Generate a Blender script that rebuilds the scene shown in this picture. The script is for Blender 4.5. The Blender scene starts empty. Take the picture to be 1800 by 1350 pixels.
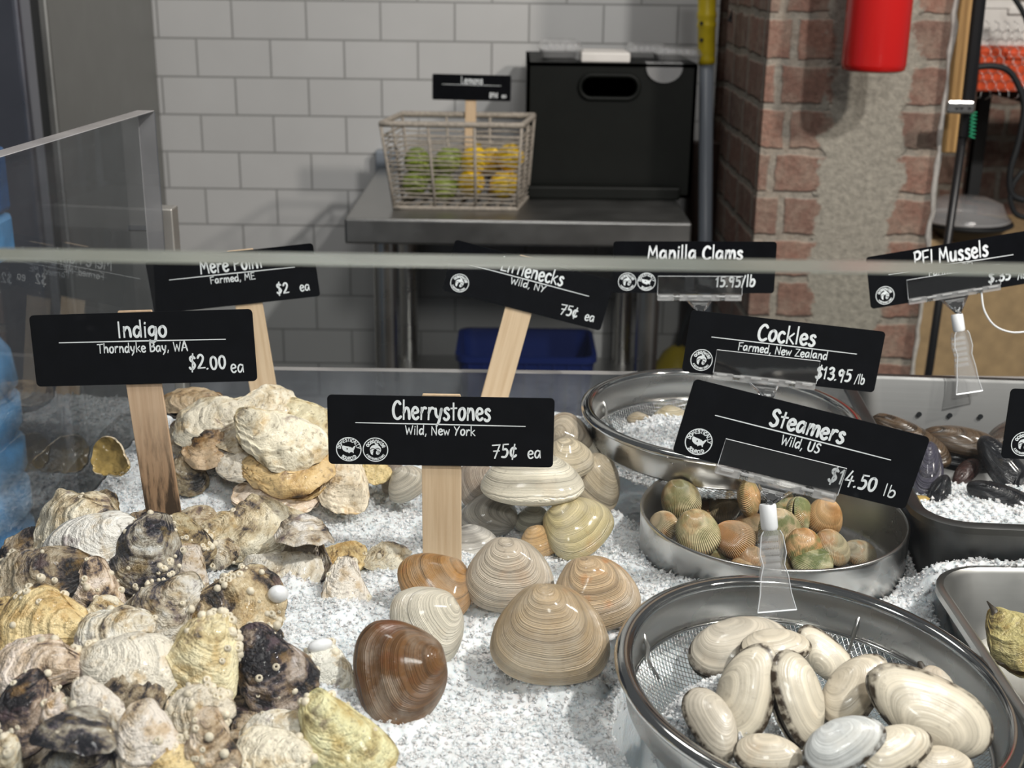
import bpy, math, random
import numpy as np
from mathutils import Vector, Matrix

# ---------------------------------------------------------------- camera, light, exposure
S = bpy.context.scene
COL = S.collection
F_PX, PITCH, ROLL, CAM_Z = 2250.0, math.radians(18.3), math.radians(0.75), 1.35
CAM = Vector((0.0, 0.0, CAM_Z))
FWD = Vector((0, math.cos(PITCH), -math.sin(PITCH)))
UP0 = Vector((0, math.sin(PITCH), math.cos(PITCH)))
X0 = Vector((1, 0, 0))
RGT = X0 * math.cos(ROLL) + UP0 * math.sin(ROLL)
UPV = UP0 * math.cos(ROLL) - X0 * math.sin(ROLL)
cam_d = bpy.data.cameras.new('camera')
cam_d.sensor_width = 36.0
cam_d.lens = 36.0 * F_PX / 1800.0
cam_d.clip_start = 0.02
cam_d.dof.use_dof = True
cam_d.dof.focus_distance = 0.93
cam_d.dof.aperture_fstop = 11.5
cam = bpy.data.objects.new('camera', cam_d)
COL.objects.link(cam)
m = Matrix((RGT, UPV, -FWD)).transposed().to_4x4()
m.translation = CAM
cam.matrix_world = m
S.camera = cam

S.view_settings.view_transform = 'Standard'
S.view_settings.look = 'None'
S.view_settings.gamma = 1.0
S.view_settings.use_curve_mapping = False
S.view_settings.exposure = 0.0
try:
    S.cycles.transparent_max_bounces = 24
    S.cycles.max_bounces = 10
    S.cycles.transmission_bounces = 8
    S.cycles.caustics_reflective = False
    S.cycles.caustics_refractive = False
    S.cycles.use_denoising = True
except Exception:
    pass

W = bpy.data.worlds.new('world')
S.world = W
W.use_nodes = True
W.node_tree.nodes['Background'].inputs[0].default_value = (0.93, 0.96, 1.0, 1)
W.node_tree.nodes['Background'].inputs[1].default_value = 0.11

def area(name, loc, tgt, size, watts, col=(1, 1, 1)):
    d = bpy.data.lights.new(name, 'AREA')
    d.shape = 'DISK'
    d.size = size
    d.energy = watts
    d.color = col
    o = bpy.data.objects.new(name, d)
    COL.objects.link(o)
    o.location = loc
    o.rotation_euler = (Vector(tgt) - Vector(loc)).to_track_quat('-Z', 'Y').to_euler()
    return o
area('display_spotlight', (0.95, 0.10, 2.55), (0.02, 0.9, 0.9), 0.09, 30, (1.0, 0.97, 0.93))
area('counter_downlight', (-0.25, 0.55, 2.60), (-0.05, 0.85, 0.9), 0.22, 5.0, (1.0, 0.98, 0.96))
area('front_fill_light', (0.25, -0.95, 2.35), (0.1, 0.8, 0.9), 0.30, 14, (1.0, 0.98, 0.95))  # added soft fill behind the camera, brightens lettering and clam fronts
area('pillar_spotlight', (1.20, 0.70, 2.15), (0.70, 2.2, 1.1), 0.10, 17, (1.0, 0.93, 0.85))
area('back_room_light', (-0.1, 1.75, 3.1), (0.0, 2.6, 1.1), 0.5, 6.3, (1.0, 0.97, 0.93))

def ray(u, v):
    return FWD + RGT * ((u - 900) / F_PX) + UPV * ((675 - v) / F_PX)
def PD(u, v, d):           # point at forward depth d
    return CAM + ray(u, v) * d
def PZ(u, v, z):           # point on a level plane
    r = ray(u, v); return CAM + r * ((z - CAM_Z) / r.z)
def PY(u, v, y):           # point on the plane y
    r = ray(u, v); return CAM + r * (y / r.y)

# ---------------------------------------------------------------- helpers: objects
def link(o):
    COL.objects.link(o); return o
def thing(name, label, cat, loc=(0, 0, 0), group=None, mat=None):
    o = link(bpy.data.objects.new(name, None))
    o.empty_display_size = 0.02
    if mat is not None: o.matrix_world = mat
    else: o.location = loc
    o['label'] = label; o['category'] = cat
    if group: o['group'] = group
    return o
def tag(o, label, cat, group=None, kind=None):
    o['label'] = label; o['category'] = cat
    if group: o['group'] = group
    if kind: o['kind'] = kind
    return o
def struct(o):
    o['kind'] = 'structure'; return o
def put(name, mesh, parent=None, loc=None, color=None):
    o = link(bpy.data.objects.new(name, mesh))
    if parent is not None: o.parent = parent
    if loc is not None: o.location = loc
    if color is not None: o.color = color
    return o

class MB:
    """collects shapes, then links them as one mesh object"""
    def __init__(s): s.v = []; s.f = []; s.mi = []; s.cur = 0
    def add(s, vs, fs):
        b = len(s.v); s.v += [tuple(p) for p in vs]
        for f in fs: s.f.append(tuple(b + i for i in f)); s.mi.append(s.cur)
    def box(s, c, sz, rot=None):
        hx, hy, hz = sz[0] / 2, sz[1] / 2, sz[2] / 2
        vs = [Vector((x * hx, y * hy, z * hz)) for x in (-1, 1) for y in (-1, 1) for z in (-1, 1)]
        if rot is not None: vs = [rot @ p for p in vs]
        vs = [p + Vector(c) for p in vs]
        s.add(vs, [(0, 1, 3, 2), (4, 6, 7, 5), (0, 4, 5, 1), (2, 3, 7, 6), (0, 2, 6, 4), (1, 5, 7, 3)])
    def hexa(s, p):        # 8 corners: bottom loop 0-3, top loop 4-7
        s.add(p, [(3, 2, 1, 0), (4, 5, 6, 7), (0, 1, 5, 4), (1, 2, 6, 5), (2, 3, 7, 6), (3, 0, 4, 7)])
    def lathe(s, prof, n=48, c=(0, 0, 0), close=False):
        b = []
        for r, z in prof:
            for k in range(n):
                a = 2 * math.pi * k / n
                b.append((c[0] + r * math.cos(a), c[1] + r * math.sin(a), c[2] + z))
        fs = []
        m = len(prof)
        for i in range(m if close else m - 1):
            i2 = (i + 1) % m
            for k in range(n):
                k2 = (k + 1) % n
                fs.append((i * n + k, i * n + k2, i2 * n + k2, i2 * n + k))
        s.add(b, fs)
    def tube(s, pts, r, n=8, cap=True, closed=False, flat=1.0):
        pts = [Vector(p) for p in pts]; m = len(pts); vs = []; fs = []
        rr = r if isinstance(r, (list, tuple)) else [r] * m
        prev = None
        for i, p in enumerate(pts):
            if closed: t = pts[(i + 1) % m] - pts[i - 1]
            else: t = pts[min(i + 1, m - 1)] - pts[max(i - 1, 0)]
            t.normalize()
            if prev is None:
                x = t.cross(Vector((0, 0, 1)))
                if x.length < 1e-4: x = t.cross(Vector((0, 1, 0)))
                x.normalize()
            else:
                x = prev - t * prev.dot(t); x.normalize()
            prev = x; y = t.cross(x)
            for k in range(n):
                a = 2 * math.pi * k / n
                vs.append(p + x * (rr[i] * math.cos(a)) + y * (rr[i] * flat * math.sin(a)))
        for i in range(m if closed else m - 1):
            i2 = (i + 1) % m
            for k in range(n):
                k2 = (k + 1) % n
                fs.append((i * n + k, i * n + k2, i2 * n + k2, i2 * n + k))
        if cap and not closed:
            fs.append(tuple(range(n))[::-1]); fs.append(tuple((m - 1) * n + k for k in range(n)))
        s.add(vs, fs)
    def prism(s, poly, a, b, f):   # 2-D polygon lifted by f(x, y, a or b)
        n = len(poly)
        vs = [f(x, y, a) for x, y in poly] + [f(x, y, b) for x, y in poly]
        fs = [tuple(range(n))[::-1], tuple(range(n, 2 * n))]
        fs += [(i, (i + 1) % n, n + (i + 1) % n, n + i) for i in range(n)]
        s.add(vs, fs)
    def mesh(s, name, mats, smooth=False):
        me = bpy.data.meshes.new(name)
        me.from_pydata(s.v, [], s.f)
        for mt in (mats if isinstance(mats, (list, tuple)) else [mats]): me.materials.append(mt)
        me.polygons.foreach_set('material_index', s.mi)
        if smooth: me.polygons.foreach_set('use_smooth', [True] * len(s.f))
        me.update()
        return me
    def build(s, name, mats, parent=None, smooth=False, bevel=0, seg=2, auto=False):
        o = put(name, s.mesh(name, mats, smooth), parent)
        if bevel:
            bm = o.modifiers.new('bevel', 'BEVEL'); bm.width = bevel; bm.segments = seg
            bm.limit_method = 'ANGLE'; bm.angle_limit = 0.6
        if smooth and auto:
            for e in o.data.edges: pass
            o.data.set_sharp_from_angle(angle=0.7)
        return o

def np_mesh(name, V, Fq, mats, smooth=True, uv=None):
    me = bpy.data.meshes.new(name)
    V = np.asarray(V, np.float32); Fq = np.asarray(Fq, np.int32)
    k = Fq.shape[1]
    me.vertices.add(len(V)); me.vertices.foreach_set('co', V.ravel())
    me.loops.add(Fq.size); me.loops.foreach_set('vertex_index', Fq.ravel())
    me.polygons.add(len(Fq))
    me.polygons.foreach_set('loop_start', np.arange(0, Fq.size, k, dtype=np.int32))
    me.polygons.foreach_set('loop_total', np.full(len(Fq), k, np.int32))
    me.polygons.foreach_set('use_smooth', np.full(len(Fq), smooth, bool))
    for mt in (mats if isinstance(mats, (list, tuple)) else [mats]): me.materials.append(mt)
    if uv is not None:
        l = me.uv_layers.new(name='UVMap')
        l.data.foreach_set('uv', np.asarray(uv, np.float32)[Fq.ravel()].ravel())
    me.update(calc_edges=True); me.validate()
    return me

# ---------------------------------------------------------------- helpers: noise
def _h(ix, iy, iz, seed):
    n = (ix * 374761393 + iy * 668265263 + iz * 2147483647 + seed * 974711) & 0xFFFFFFFF
    n = ((n ^ (n >> 13)) * 1274126177) & 0xFFFFFFFF
    n = (n ^ (n >> 16)) & 0xFFFFFFFF
    return n.astype(np.float64) / 4294967295.0
def vnoise(P, seed=0):
    P = np.asarray(P, np.float64); i = np.floor(P).astype(np.int64); f = P - i
    f = f * f * (3 - 2 * f); r = 0
    for a in (0, 1):
        for b in (0, 1):
            for c in (0, 1):
                w = (f[:, 0] if a else 1 - f[:, 0]) * (f[:, 1] if b else 1 - f[:, 1]) * (f[:, 2] if c else 1 - f[:, 2])
                r = r + w * _h(i[:, 0] + a, i[:, 1] + b, i[:, 2] + c, seed)
    return r * 2 - 1
def fbm(P, oct=4, seed=0, gain=0.5):
    r = 0; a = 1.0
    P = np.asarray(P, np.float64)
    for o in range(oct):
        r = r + a * vnoise(P * (2 ** o) + 17.3 * o, seed + o); a *= gain
    return r
def catmull(pts, n=8, closed=False):
    P = [np.array(p, float) for p in pts]; m = len(P); out = []
    for i in range(m if closed else m - 1):
        if closed: p0, p1, p2, p3 = P[i - 1], P[i], P[(i + 1) % m], P[(i + 2) % m]
        else: p0, p1, p2, p3 = P[max(i - 1, 0)], P[i], P[i + 1], P[min(i + 2, m - 1)]
        for k in range(n):
            t = k / n
            out.append(0.5 * ((2 * p1) + (-p0 + p2) * t + (2 * p0 - 5 * p1 + 4 * p2 - p3) * t * t + (-p0 + 3 * p1 - 3 * p2 + p3) * t ** 3))
    if not closed: out.append(P[-1])
    return out

# ---------------------------------------------------------------- helpers: materials
def new_mat(name):
    m = bpy.data.materials.new(name); m.use_nodes = True
    nt = m.node_tree
    return m, nt, nt.nodes['Principled BSDF']
def nd(nt, typ, ins=None, **at):
    n = nt.nodes.new(typ)
    for k, v in at.items(): setattr(n, k, v)
    for k, v in (ins or {}).items():
        if isinstance(v, bpy.types.NodeSocket): nt.links.new(v, n.inputs[k])
        elif isinstance(v, bpy.types.Node): nt.links.new(v.outputs[0], n.inputs[k])
        else: n.inputs[k].default_value = v
    return n
def lk(nt, a, node, key):
    nt.links.new(a if isinstance(a, bpy.types.NodeSocket) else a.outputs[0], node.inputs[key])
def mth(nt, op, a, b=0.0, c=None):
    ins = {0: a, 1: b}
    if c is not None: ins[2] = c
    return nd(nt, 'ShaderNodeMath', ins, operation=op).outputs[0]
def ramp(nt, fac, stops, interp='LINEAR'):
    r = nd(nt, 'ShaderNodeValToRGB', {0: fac}); e = r.color_ramp; e.interpolation = interp
    while len(e.elements) < len(stops): e.elements.new(0.5)
    for el, (p, c) in zip(e.elements, stops):
        el.position = p; el.color = (c[0], c[1], c[2], 1) if not isinstance(c, (int, float)) else (c, c, c, 1)
    return r.outputs[0]
def mixc(nt, fac, a, b, mode='MIX'):
    n = nd(nt, 'ShaderNodeMix', data_type='RGBA', blend_type=mode)
    for k, v in ((0, fac), (6, a), (7, b)):
        if isinstance(v, bpy.types.NodeSocket): nt.links.new(v, n.inputs[k])
        elif isinstance(v, (int, float)): n.inputs[k].default_value = v
        else: n.inputs[k].default_value = (v[0], v[1], v[2], 1)
    return n.outputs[2]
def noise(nt, vec, scale, detail=3, rough=0.55, dim='3D', W=None):
    n = nd(nt, 'ShaderNodeTexNoise', {'Scale': scale, 'Detail': detail, 'Roughness': rough}, noise_dimensions=dim)
    if vec is not None: lk(nt, vec, n, 'Vector')
    if W is not None: lk(nt, W, n, 'W')
    return n.outputs[0]
def bump(nt, h, strength, dist, bsdf, normal=None):
    b = nd(nt, 'ShaderNodeBump', {'Height': h, 'Strength': strength, 'Distance': dist})
    if normal is not None: lk(nt, normal, b, 'Normal')
    lk(nt, b, bsdf, 'Normal'); return b.outputs[0]
def simple(name, col, rough=0.5, metal=0.0, var=0.0, scale=30, bmp=0.0, coat=0.0, spec=0.5, sss=0.0):
    m, nt, b = new_mat(name)
    b.inputs['Roughness'].default_value = rough; b.inputs['Metallic'].default_value = metal
    b.inputs['Coat Weight'].default_value = coat; b.inputs['Specular IOR Level'].default_value = spec
    tc = nd(nt, 'ShaderNodeTexCoord')
    n = noise(nt, tc.outputs['Object'], scale, 4)
    d = 1 - var; u = 1 + var
    c = ramp(nt, n, [(0.3, [x * d for x in col]), (0.7, [min(1, x * u) for x in col])])
    lk(nt, c, b, 'Base Color')
    if bmp: bump(nt, n, bmp, 0.002, b)
    if sss:
        b.inputs['Subsurface Weight'].default_value = sss
        b.inputs['Subsurface Radius'].default_value = (1, 1, 1); b.inputs['Subsurface Scale'].default_value = 0.004
    return m
def metal_mat(name, col, rough, streak=0.0, vertical=False, smudge=0.3):
    m, nt, b = new_mat(name)
    b.inputs['Metallic'].default_value = 1.0
    tc = nd(nt, 'ShaderNodeTexCoord')
    mp = nd(nt, 'ShaderNodeMapping', {0: tc.outputs['Object'], 'Scale': (4, 4, 300) if not vertical else (300, 300, 3)})
    s = noise(nt, mp.outputs[0], 1.0, 2)
    g = noise(nt, tc.outputs['Object'], 9, 5)
    c = mixc(nt, g, [x * (1 - smudge * 0.6) for x in col], [min(1, x * (1 + smudge * 0.4)) for x in col])
    lk(nt, c, b, 'Base Color')
    r = mth(nt, 'MULTIPLY_ADD', g, rough * 0.9, rough * 0.55)
    lk(nt, r, b, 'Roughness')
    if streak: bump(nt, s, streak, 0.0005, b)
    return m
# ---------------------------------------------------------------- materials
M = {}
M['steel'] = metal_mat('brushed_steel', (0.62, 0.61, 0.59), 0.28, 0.15)
M['steel_dark'] = metal_mat('worn_steel', (0.42, 0.42, 0.41), 0.34, 0.1)
M['chrome'] = metal_mat('polished_steel', (0.58, 0.58, 0.57), 0.10, 0.0)
M['wire'] = metal_mat('steel_wire', (0.72, 0.72, 0.71), 0.22, 0.0)
M['pan_dark'] = metal_mat('grey_pan_steel', (0.115, 0.115, 0.114), 0.46, 0.05)
M['alu'] = metal_mat('dull_tray_metal', (0.50, 0.495, 0.475), 0.34, 0.05)
M['fridge'] = metal_mat('fridge_steel', (0.36, 0.36, 0.345), 0.5, 0.1, smudge=0.1)
M['fridge_front'] = metal_mat('fridge_front_steel', (0.30, 0.31, 0.36), 0.3, 0.1, smudge=0.1)
M['black'] = simple('black_board', (0.004, 0.0045, 0.006), 0.6, var=0.2, scale=80, spec=0.05)
M['black_plastic'] = simple('black_plastic', (0.004, 0.005, 0.004), 0.55, var=0.15, spec=0.2)
M['gasket'] = simple('black_rubber', (0.01, 0.012, 0.014), 0.6)
M['ink'] = simple('white_chalk_ink', (0.86, 0.90, 0.92), 0.6, var=0.06, scale=700)
M['white_plastic'] = simple('white_plastic', (0.85, 0.86, 0.88), 0.4, sss=0.2)
M['blue_tub'] = simple('navy_blue_plastic', (0.006, 0.016, 0.10), 0.35)
M['blue'] = simple('light_blue_plastic', (0.10, 0.33, 0.62), 0.25, var=0.35, scale=25)
M['blue_dark'] = simple('deep_blue_film', (0.02, 0.10, 0.27), 0.25, var=0.5, scale=22)
M['label_green'] = simple('green_label', (0.02, 0.22, 0.20), 0.4)
M['label_yellow'] = simple('yellow_label_border', (0.55, 0.55, 0.05), 0.4)
M['yellow'] = simple('yellow_plastic', (0.62, 0.47, 0.015), 0.4, var=0.15)
M['grey_pole'] = simple('grey_painted_pole', (0.24, 0.27, 0.31), 0.35)
M['white_pole'] = simple('pale_grey_handle', (0.33, 0.33, 0.34), 0.4)
M['yarn'] = simple('white_mop_yarn', (0.62, 0.60, 0.57), 0.9, var=0.2, scale=200, bmp=0.4)
M['red'] = simple('glossy_red_paint', (0.50, 0.010, 0.009), 0.25, coat=0.4)
M['rope'] = simple('grey_beige_rope', (0.36, 0.32, 0.27), 0.85, var=0.25, scale=160, bmp=0.6)
M['orange'] = simple('orange_plastic', (0.78, 0.10, 0.03), 0.4, var=0.1)
M['white_box'] = simple('white_carton', (0.75, 0.72, 0.68), 0.6, var=0.05)
M['card'] = simple('brown_card', (0.42, 0.29, 0.15), 0.7, var=0.15, scale=40)
M['brown_board'] = simple('dark_brown_panel', (0.035, 0.018, 0.012), 0.5, var=0.3)
M['green'] = simple('green_cord', (0.01, 0.25, 0.12), 0.5)
M['post_black'] = simple('black_post', (0.006, 0.006, 0.007), 0.4)
M['floor'] = simple('grey_floor', (0.10, 0.095, 0.09), 0.6, var=0.3, scale=8)
M['flesh'] = simple('pale_clam_flesh', (0.62, 0.50, 0.33), 0.35, var=0.2, scale=20)
M['siphon'] = simple('dark_siphon_skin', (0.045, 0.035, 0.025), 0.45, var=0.5, scale=10, bmp=0.5)

def wood(name, c1, c2, stain=0.0):
    m, nt, b = new_mat(name)
    tc = nd(nt, 'ShaderNodeTexCoord'); oi = nd(nt, 'ShaderNodeObjectInfo')
    off = nd(nt, 'ShaderNodeVectorMath', {0: tc.outputs['Object'], 1: oi.outputs['Random']}, operation='ADD')
    mp = nd(nt, 'ShaderNodeMapping', {0: off.outputs[0], 'Scale': (260, 260, 9)})
    g = noise(nt, mp.outputs[0], 1.0, 4, 0.6)
    c = ramp(nt, g, [(0.3, c2), (0.62, c1)])
    if stain:
        sep = nd(nt, 'ShaderNodeSeparateXYZ', {0: tc.outputs['Object']})
        mp2 = nd(nt, 'ShaderNodeMapping', {0: off.outputs[0], 'Scale': (130, 130, 22)})
        n2 = noise(nt, mp2.outputs[0], 1.0, 5, 0.6)
        low = nd(nt, 'ShaderNodeMapRange', {0: sep.outputs[2], 1: -0.045, 2: -0.105, 3: 0.0, 4: 1.0})
        k = mth(nt, 'MULTIPLY', ramp(nt, n2, [(0.46, 0.0), (0.58, 1.0)]), low.outputs[0])
        c = mixc(nt, mth(nt, 'MULTIPLY', k, stain), c, (0.10, 0.07, 0.045))
        c = mixc(nt, mth(nt, 'MULTIPLY', low.outputs[0], stain * 0.75), c, mixc(nt, 1.0, c, (0.50, 0.40, 0.30), 'MULTIPLY'))
    lk(nt, c, b, 'Base Color'); b.inputs['Roughness'].default_value = 0.6
    bump(nt, g, 0.15, 0.0006, b)
    return m
M['stick'] = wood('pale_birch_stick', (0.70, 0.53, 0.35), (0.58, 0.41, 0.25))
M['stick_stained'] = wood('stained_birch_stick', (0.64, 0.46, 0.31), (0.52, 0.35, 0.22), 1.0)
M['wood_trim'] = wood('honey_wood', (0.50, 0.30, 0.11), (0.36, 0.20, 0.07))

def fres(nt, ior):
    g = nd(nt, 'ShaderNodeNewGeometry')
    i = nd(nt, 'ShaderNodeMapRange', {0: g.outputs['Backfacing'], 1: 0.0, 2: 1.0, 3: ior, 4: 1.0 / ior})
    return nd(nt, 'ShaderNodeFresnel', {'IOR': i.outputs[0]}).outputs[0]
def acrylic(name, tint, haze, dirt=1.0, ior=1.32):
    """clear sheet: light passes straight through, surface reflects, faint dust and scratches scatter"""
    m, nt, b = new_mat(name)
    nt.nodes.remove(b)
    out = nt.nodes['Material Output']
    tr = nd(nt, 'ShaderNodeBsdfTransparent', {0: (*tint, 1)})
    gl = nd(nt, 'ShaderNodeBsdfGlossy', {0: (1, 1, 1, 1), 'Roughness': 0.012})
    fr = fres(nt, ior)
    df = nd(nt, 'ShaderNodeBsdfDiffuse', {0: (0.8, 0.82, 0.85, 1)})
    tc = nd(nt, 'ShaderNodeTexCoord')
    d1 = noise(nt, tc.outputs['Object'], 9, 5, 0.6)
    d2 = noise(nt, tc.outputs['Object'], 260, 2, 0.5)
    specks = ramp(nt, d2, [(0.72, 0.0), (0.80, 1.0)])
    mp = nd(nt, 'ShaderNodeMapping', {0: tc.outputs['Object'], 'Rotation': (0.4, 0.9, 0.3), 'Scale': (14, 14, 420)})
    sc = noise(nt, mp.outputs[0], 1.0, 1, 0.4)
    scr = ramp(nt, sc, [(0.80, 0.0), (0.86, 1.0)])
    k = mth(nt, 'MULTIPLY_ADD', ramp(nt, d1, [(0.35, 0.25), (0.75, 1.0)]), haze, 0.0)
    k = mth(nt, 'MULTIPLY_ADD', specks, 0.10 * dirt, k)
    k = mth(nt, 'MULTIPLY_ADD', scr, 0.06 * dirt, k)
    mx = nd(nt, 'ShaderNodeMixShader', {0: k, 1: tr, 2: df})
    mx2 = nd(nt, 'ShaderNodeMixShader', {0: fr, 1: mx, 2: gl})
    lk(nt, mx2, out, 'Surface')
    return m
M['pane'] = acrylic('clear_front_glass', (0.975, 0.985, 0.98), 0.0015, 0.35)
M['side_pane'] = acrylic('clear_side_acrylic', (0.86, 0.885, 0.91), 0.035, 1.0, 1.5)
M['back_pane'] = acrylic('dusty_back_acrylic', (0.66, 0.68, 0.72), 0.14)
def edge_mat(name, col, rough=0.25):
    m, nt, b = new_mat(name)
    tc = nd(nt, 'ShaderNodeTexCoord')
    n = noise(nt, tc.outputs['Object'], 14, 3)
    lk(nt, ramp(nt, n, [(0.3, [c * 0.8 for c in col]), (0.7, [c * 1.15 for c in col])]), b, 'Base Color')
    b.inputs['Roughness'].default_value = rough
    b.inputs['Transmission Weight'].default_value = 0.25
    return m
M['edge_glint'] = simple('painted_edge_glint', (0.8, 0.82, 0.85), 0.2)  # pale opaque outline, paints the glint along clear plastic edges
M['edge'] = edge_mat('greenish_glass_edge', (0.20, 0.22, 0.195))
M['edge_grey'] = edge_mat('frosted_acrylic_edge', (0.44, 0.42, 0.41))
def clear(name, col=(0.97, 0.98, 1.0), rough=0.03, ior=1.45):
    m, nt, b = new_mat(name)
    b.inputs['Base Color'].default_value = (*col, 1)
    b.inputs['Roughness'].default_value = rough; b.inputs['IOR'].default_value = ior
    b.inputs['Transmission Weight'].default_value = 1.0
    return m
M['clear'] = clear('clear_plastic')
def thin_clear(name, k=0.008, rough=0.03):
    m, nt, b = new_mat(name); nt.nodes.remove(b)
    tr = nd(nt, 'ShaderNodeBsdfTransparent', {0: (0.97, 0.97, 0.97, 1)})
    gl = nd(nt, 'ShaderNodeBsdfGlossy', {0: (1, 1, 1, 1), 'Roughness': rough})
    df = nd(nt, 'ShaderNodeBsdfDiffuse', {0: (0.8, 0.8, 0.8, 1)})
    lw = fres(nt, 1.49)
    a = nd(nt, 'ShaderNodeMixShader', {0: k, 1: tr, 2: df})
    b2 = nd(nt, 'ShaderNodeMixShader', {0: lw, 1: a, 2: gl})
    lk(nt, b2, nt.nodes['Material Output'], 'Surface')
    return m
M['thin_clear'] = thin_clear('clear_thin_plastic')
M['clam_shell_plastic'] = thin_clear('clear_container_plastic', 0.20, 0.12)
M['clip'] = thin_clear('clear_clip_plastic', 0.10, 0.05)
M['post'] = metal_mat('satin_post_steel', (0.60, 0.58, 0.54), 0.55)
M['painted_glint'] = thin_clear('whitened_glint_plastic', 0.30, 0.10)  # white diffuse mixed in to paint glints on the clear plastic

def ice_mat(name):
    m, nt, b = new_mat(name)
    tc = nd(nt, 'ShaderNodeTexCoord')
    n = noise(nt, tc.outputs['Object'], 22, 5, 0.6)
    n2 = noise(nt, tc.outputs['Object'], 420, 3, 0.6)
    lk(nt, ramp(nt, n, [(0.3, (0.77, 0.825, 0.86)), (0.7, (0.87, 0.905, 0.93))]), b, 'Base Color')
    b.inputs['Roughness'].default_value = 0.22
    b.inputs['IOR'].default_value = 1.31
    b.inputs['Specular IOR Level'].default_value = 0.8
    b.inputs['Subsurface Weight'].default_value = 0.75
    b.inputs['Subsurface Radius'].default_value = (0.8, 1.0, 1.1)
    b.inputs['Subsurface Scale'].default_value = 0.006
    bump(nt, n2, 0.35, 0.0015, b)
    return m
M['ice'] = ice_mat('crushed_ice')

def shell_base(name):
    m, nt, b = new_mat(name)
    tc = nd(nt, 'ShaderNodeTexCoord'); oi = nd(nt, 'ShaderNodeObjectInfo')
    rnd = mth(nt, 'MULTIPLY', oi.outputs['Random'], 40.0)
    P = nd(nt, 'ShaderNodeVectorMath', {0: tc.outputs['Object'], 1: rnd}, operation='ADD').outputs[0]
    uv = nd(nt, 'ShaderNodeUVMap', uv_map='UVMap')
    sep = nd(nt, 'ShaderNodeSeparateXYZ', {0: uv.outputs[0]})
    return m, nt, b, P, sep.outputs[1], sep.outputs[0], rnd, oi

def clam_mat(name, coarse=8.0, fine=72.0, dark=0.62, edge=None, bstr=0.40, patch=0.30, rough=0.30, fdark=0.66, lfade=0.45):
    m, nt, b, P, s, th, rnd, oi = shell_base(name)
    warp = noise(nt, P, 2.4, 4)
    sw = mth(nt, 'MULTIPLY_ADD', mth(nt, 'SUBTRACT', warp, 0.5), 0.07, s)
    w1 = mth(nt, 'ADD', mth(nt, 'MULTIPLY', sw, coarse), rnd)
    w2 = mth(nt, 'ADD', mth(nt, 'MULTIPLY', sw, fine), rnd)
    b1 = noise(nt, None, 1.0, 3, 0.55, '1D', w1)
    b2 = noise(nt, None, 1.0, 2, 0.6, '1D', w2)
    bl = noise(nt, P, 2.1, 5, 0.6)
    sp = noise(nt, P, 14, 3, 0.6)
    tint = oi.outputs['Color']
    c = mixc(nt, 1.0, tint, ramp(nt, b1, [(0.32, dark), (0.5, 0.95), (0.72, 1.18)]), 'MULTIPLY')
    c = mixc(nt, mth(nt, 'MULTIPLY', ramp(nt, s, [(0.10, 0.15), (lfade, 1.0)]), fdark), c, ramp(nt, b2, [(0.33, 0.34), (0.47, 1.0)]), 'MULTIPLY')
    c = mixc(nt, mth(nt, 'MULTIPLY', ramp(nt, bl, [(0.48, 0.0), (0.66, 1.0)]), patch), c, (0.66, 0.60, 0.50))
    c = mixc(nt, mth(nt, 'MULTIPLY', ramp(nt, bl, [(0.30, 1.0), (0.43, 0.0)]), oi.outputs['Alpha']), c, mixc(nt, 1.0, tint, (1.0, 0.55, 0.22), 'MULTIPLY'))
    c = mixc(nt, mth(nt, 'MULTIPLY', ramp(nt, sp, [(0.60, 0.0), (0.72, 1.0)]), 0.25), c, (0.12, 0.09, 0.06))
    if edge is not None:
        en = mth(nt, 'MULTIPLY_ADD', mth(nt, 'SUBTRACT', noise(nt, P, 5, 3), 0.5), 0.10, s)
        k = ramp(nt, en, [(edge, 0.0), (min(0.995, edge + 0.035), 1.0)])
        kb = mth(nt, 'MULTIPLY', k, ramp(nt, noise(nt, P, 9, 4), [(0.38, 0.15), (0.56, 1.0)]))
        c = mixc(nt, kb, c, (0.045, 0.03, 0.018))
    lk(nt, c, b, 'Base Color')
    lk(nt, mth(nt, 'MULTIPLY_ADD', bl, 0.25, rough - 0.10), b, 'Roughness')
    b.inputs['Coat Weight'].default_value = 0.25; b.inputs['Coat Roughness'].default_value = 0.12
    h = mth(nt, 'ADD', mth(nt, 'MULTIPLY', b2, 0.6), mth(nt, 'MULTIPLY', b1, 1.0))
    h = mth(nt, 'MULTIPLY', h, ramp(nt, s, [(0.10, 0.12), (lfade, 1.0)]))
    h = mth(nt, 'MULTIPLY_ADD', sp, 0.15, h)
    bump(nt, h, bstr, 0.03, b)
    return m
M['clam'] = clam_mat('quahog_shell')
M['manila'] = clam_mat('manila_shell', 8, 34, 0.5)
M['steamer'] = clam_mat('steamer_shell', 5.0, 15.0, 0.86, edge=0.90, fdark=0.34, lfade=0.95, bstr=0.10, patch=0.30, rough=0.34)
M['mussel'] = clam_mat('mussel_shell', 8, 40, 0.35, bstr=0.3, patch=0.0, rough=0.24)

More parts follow.
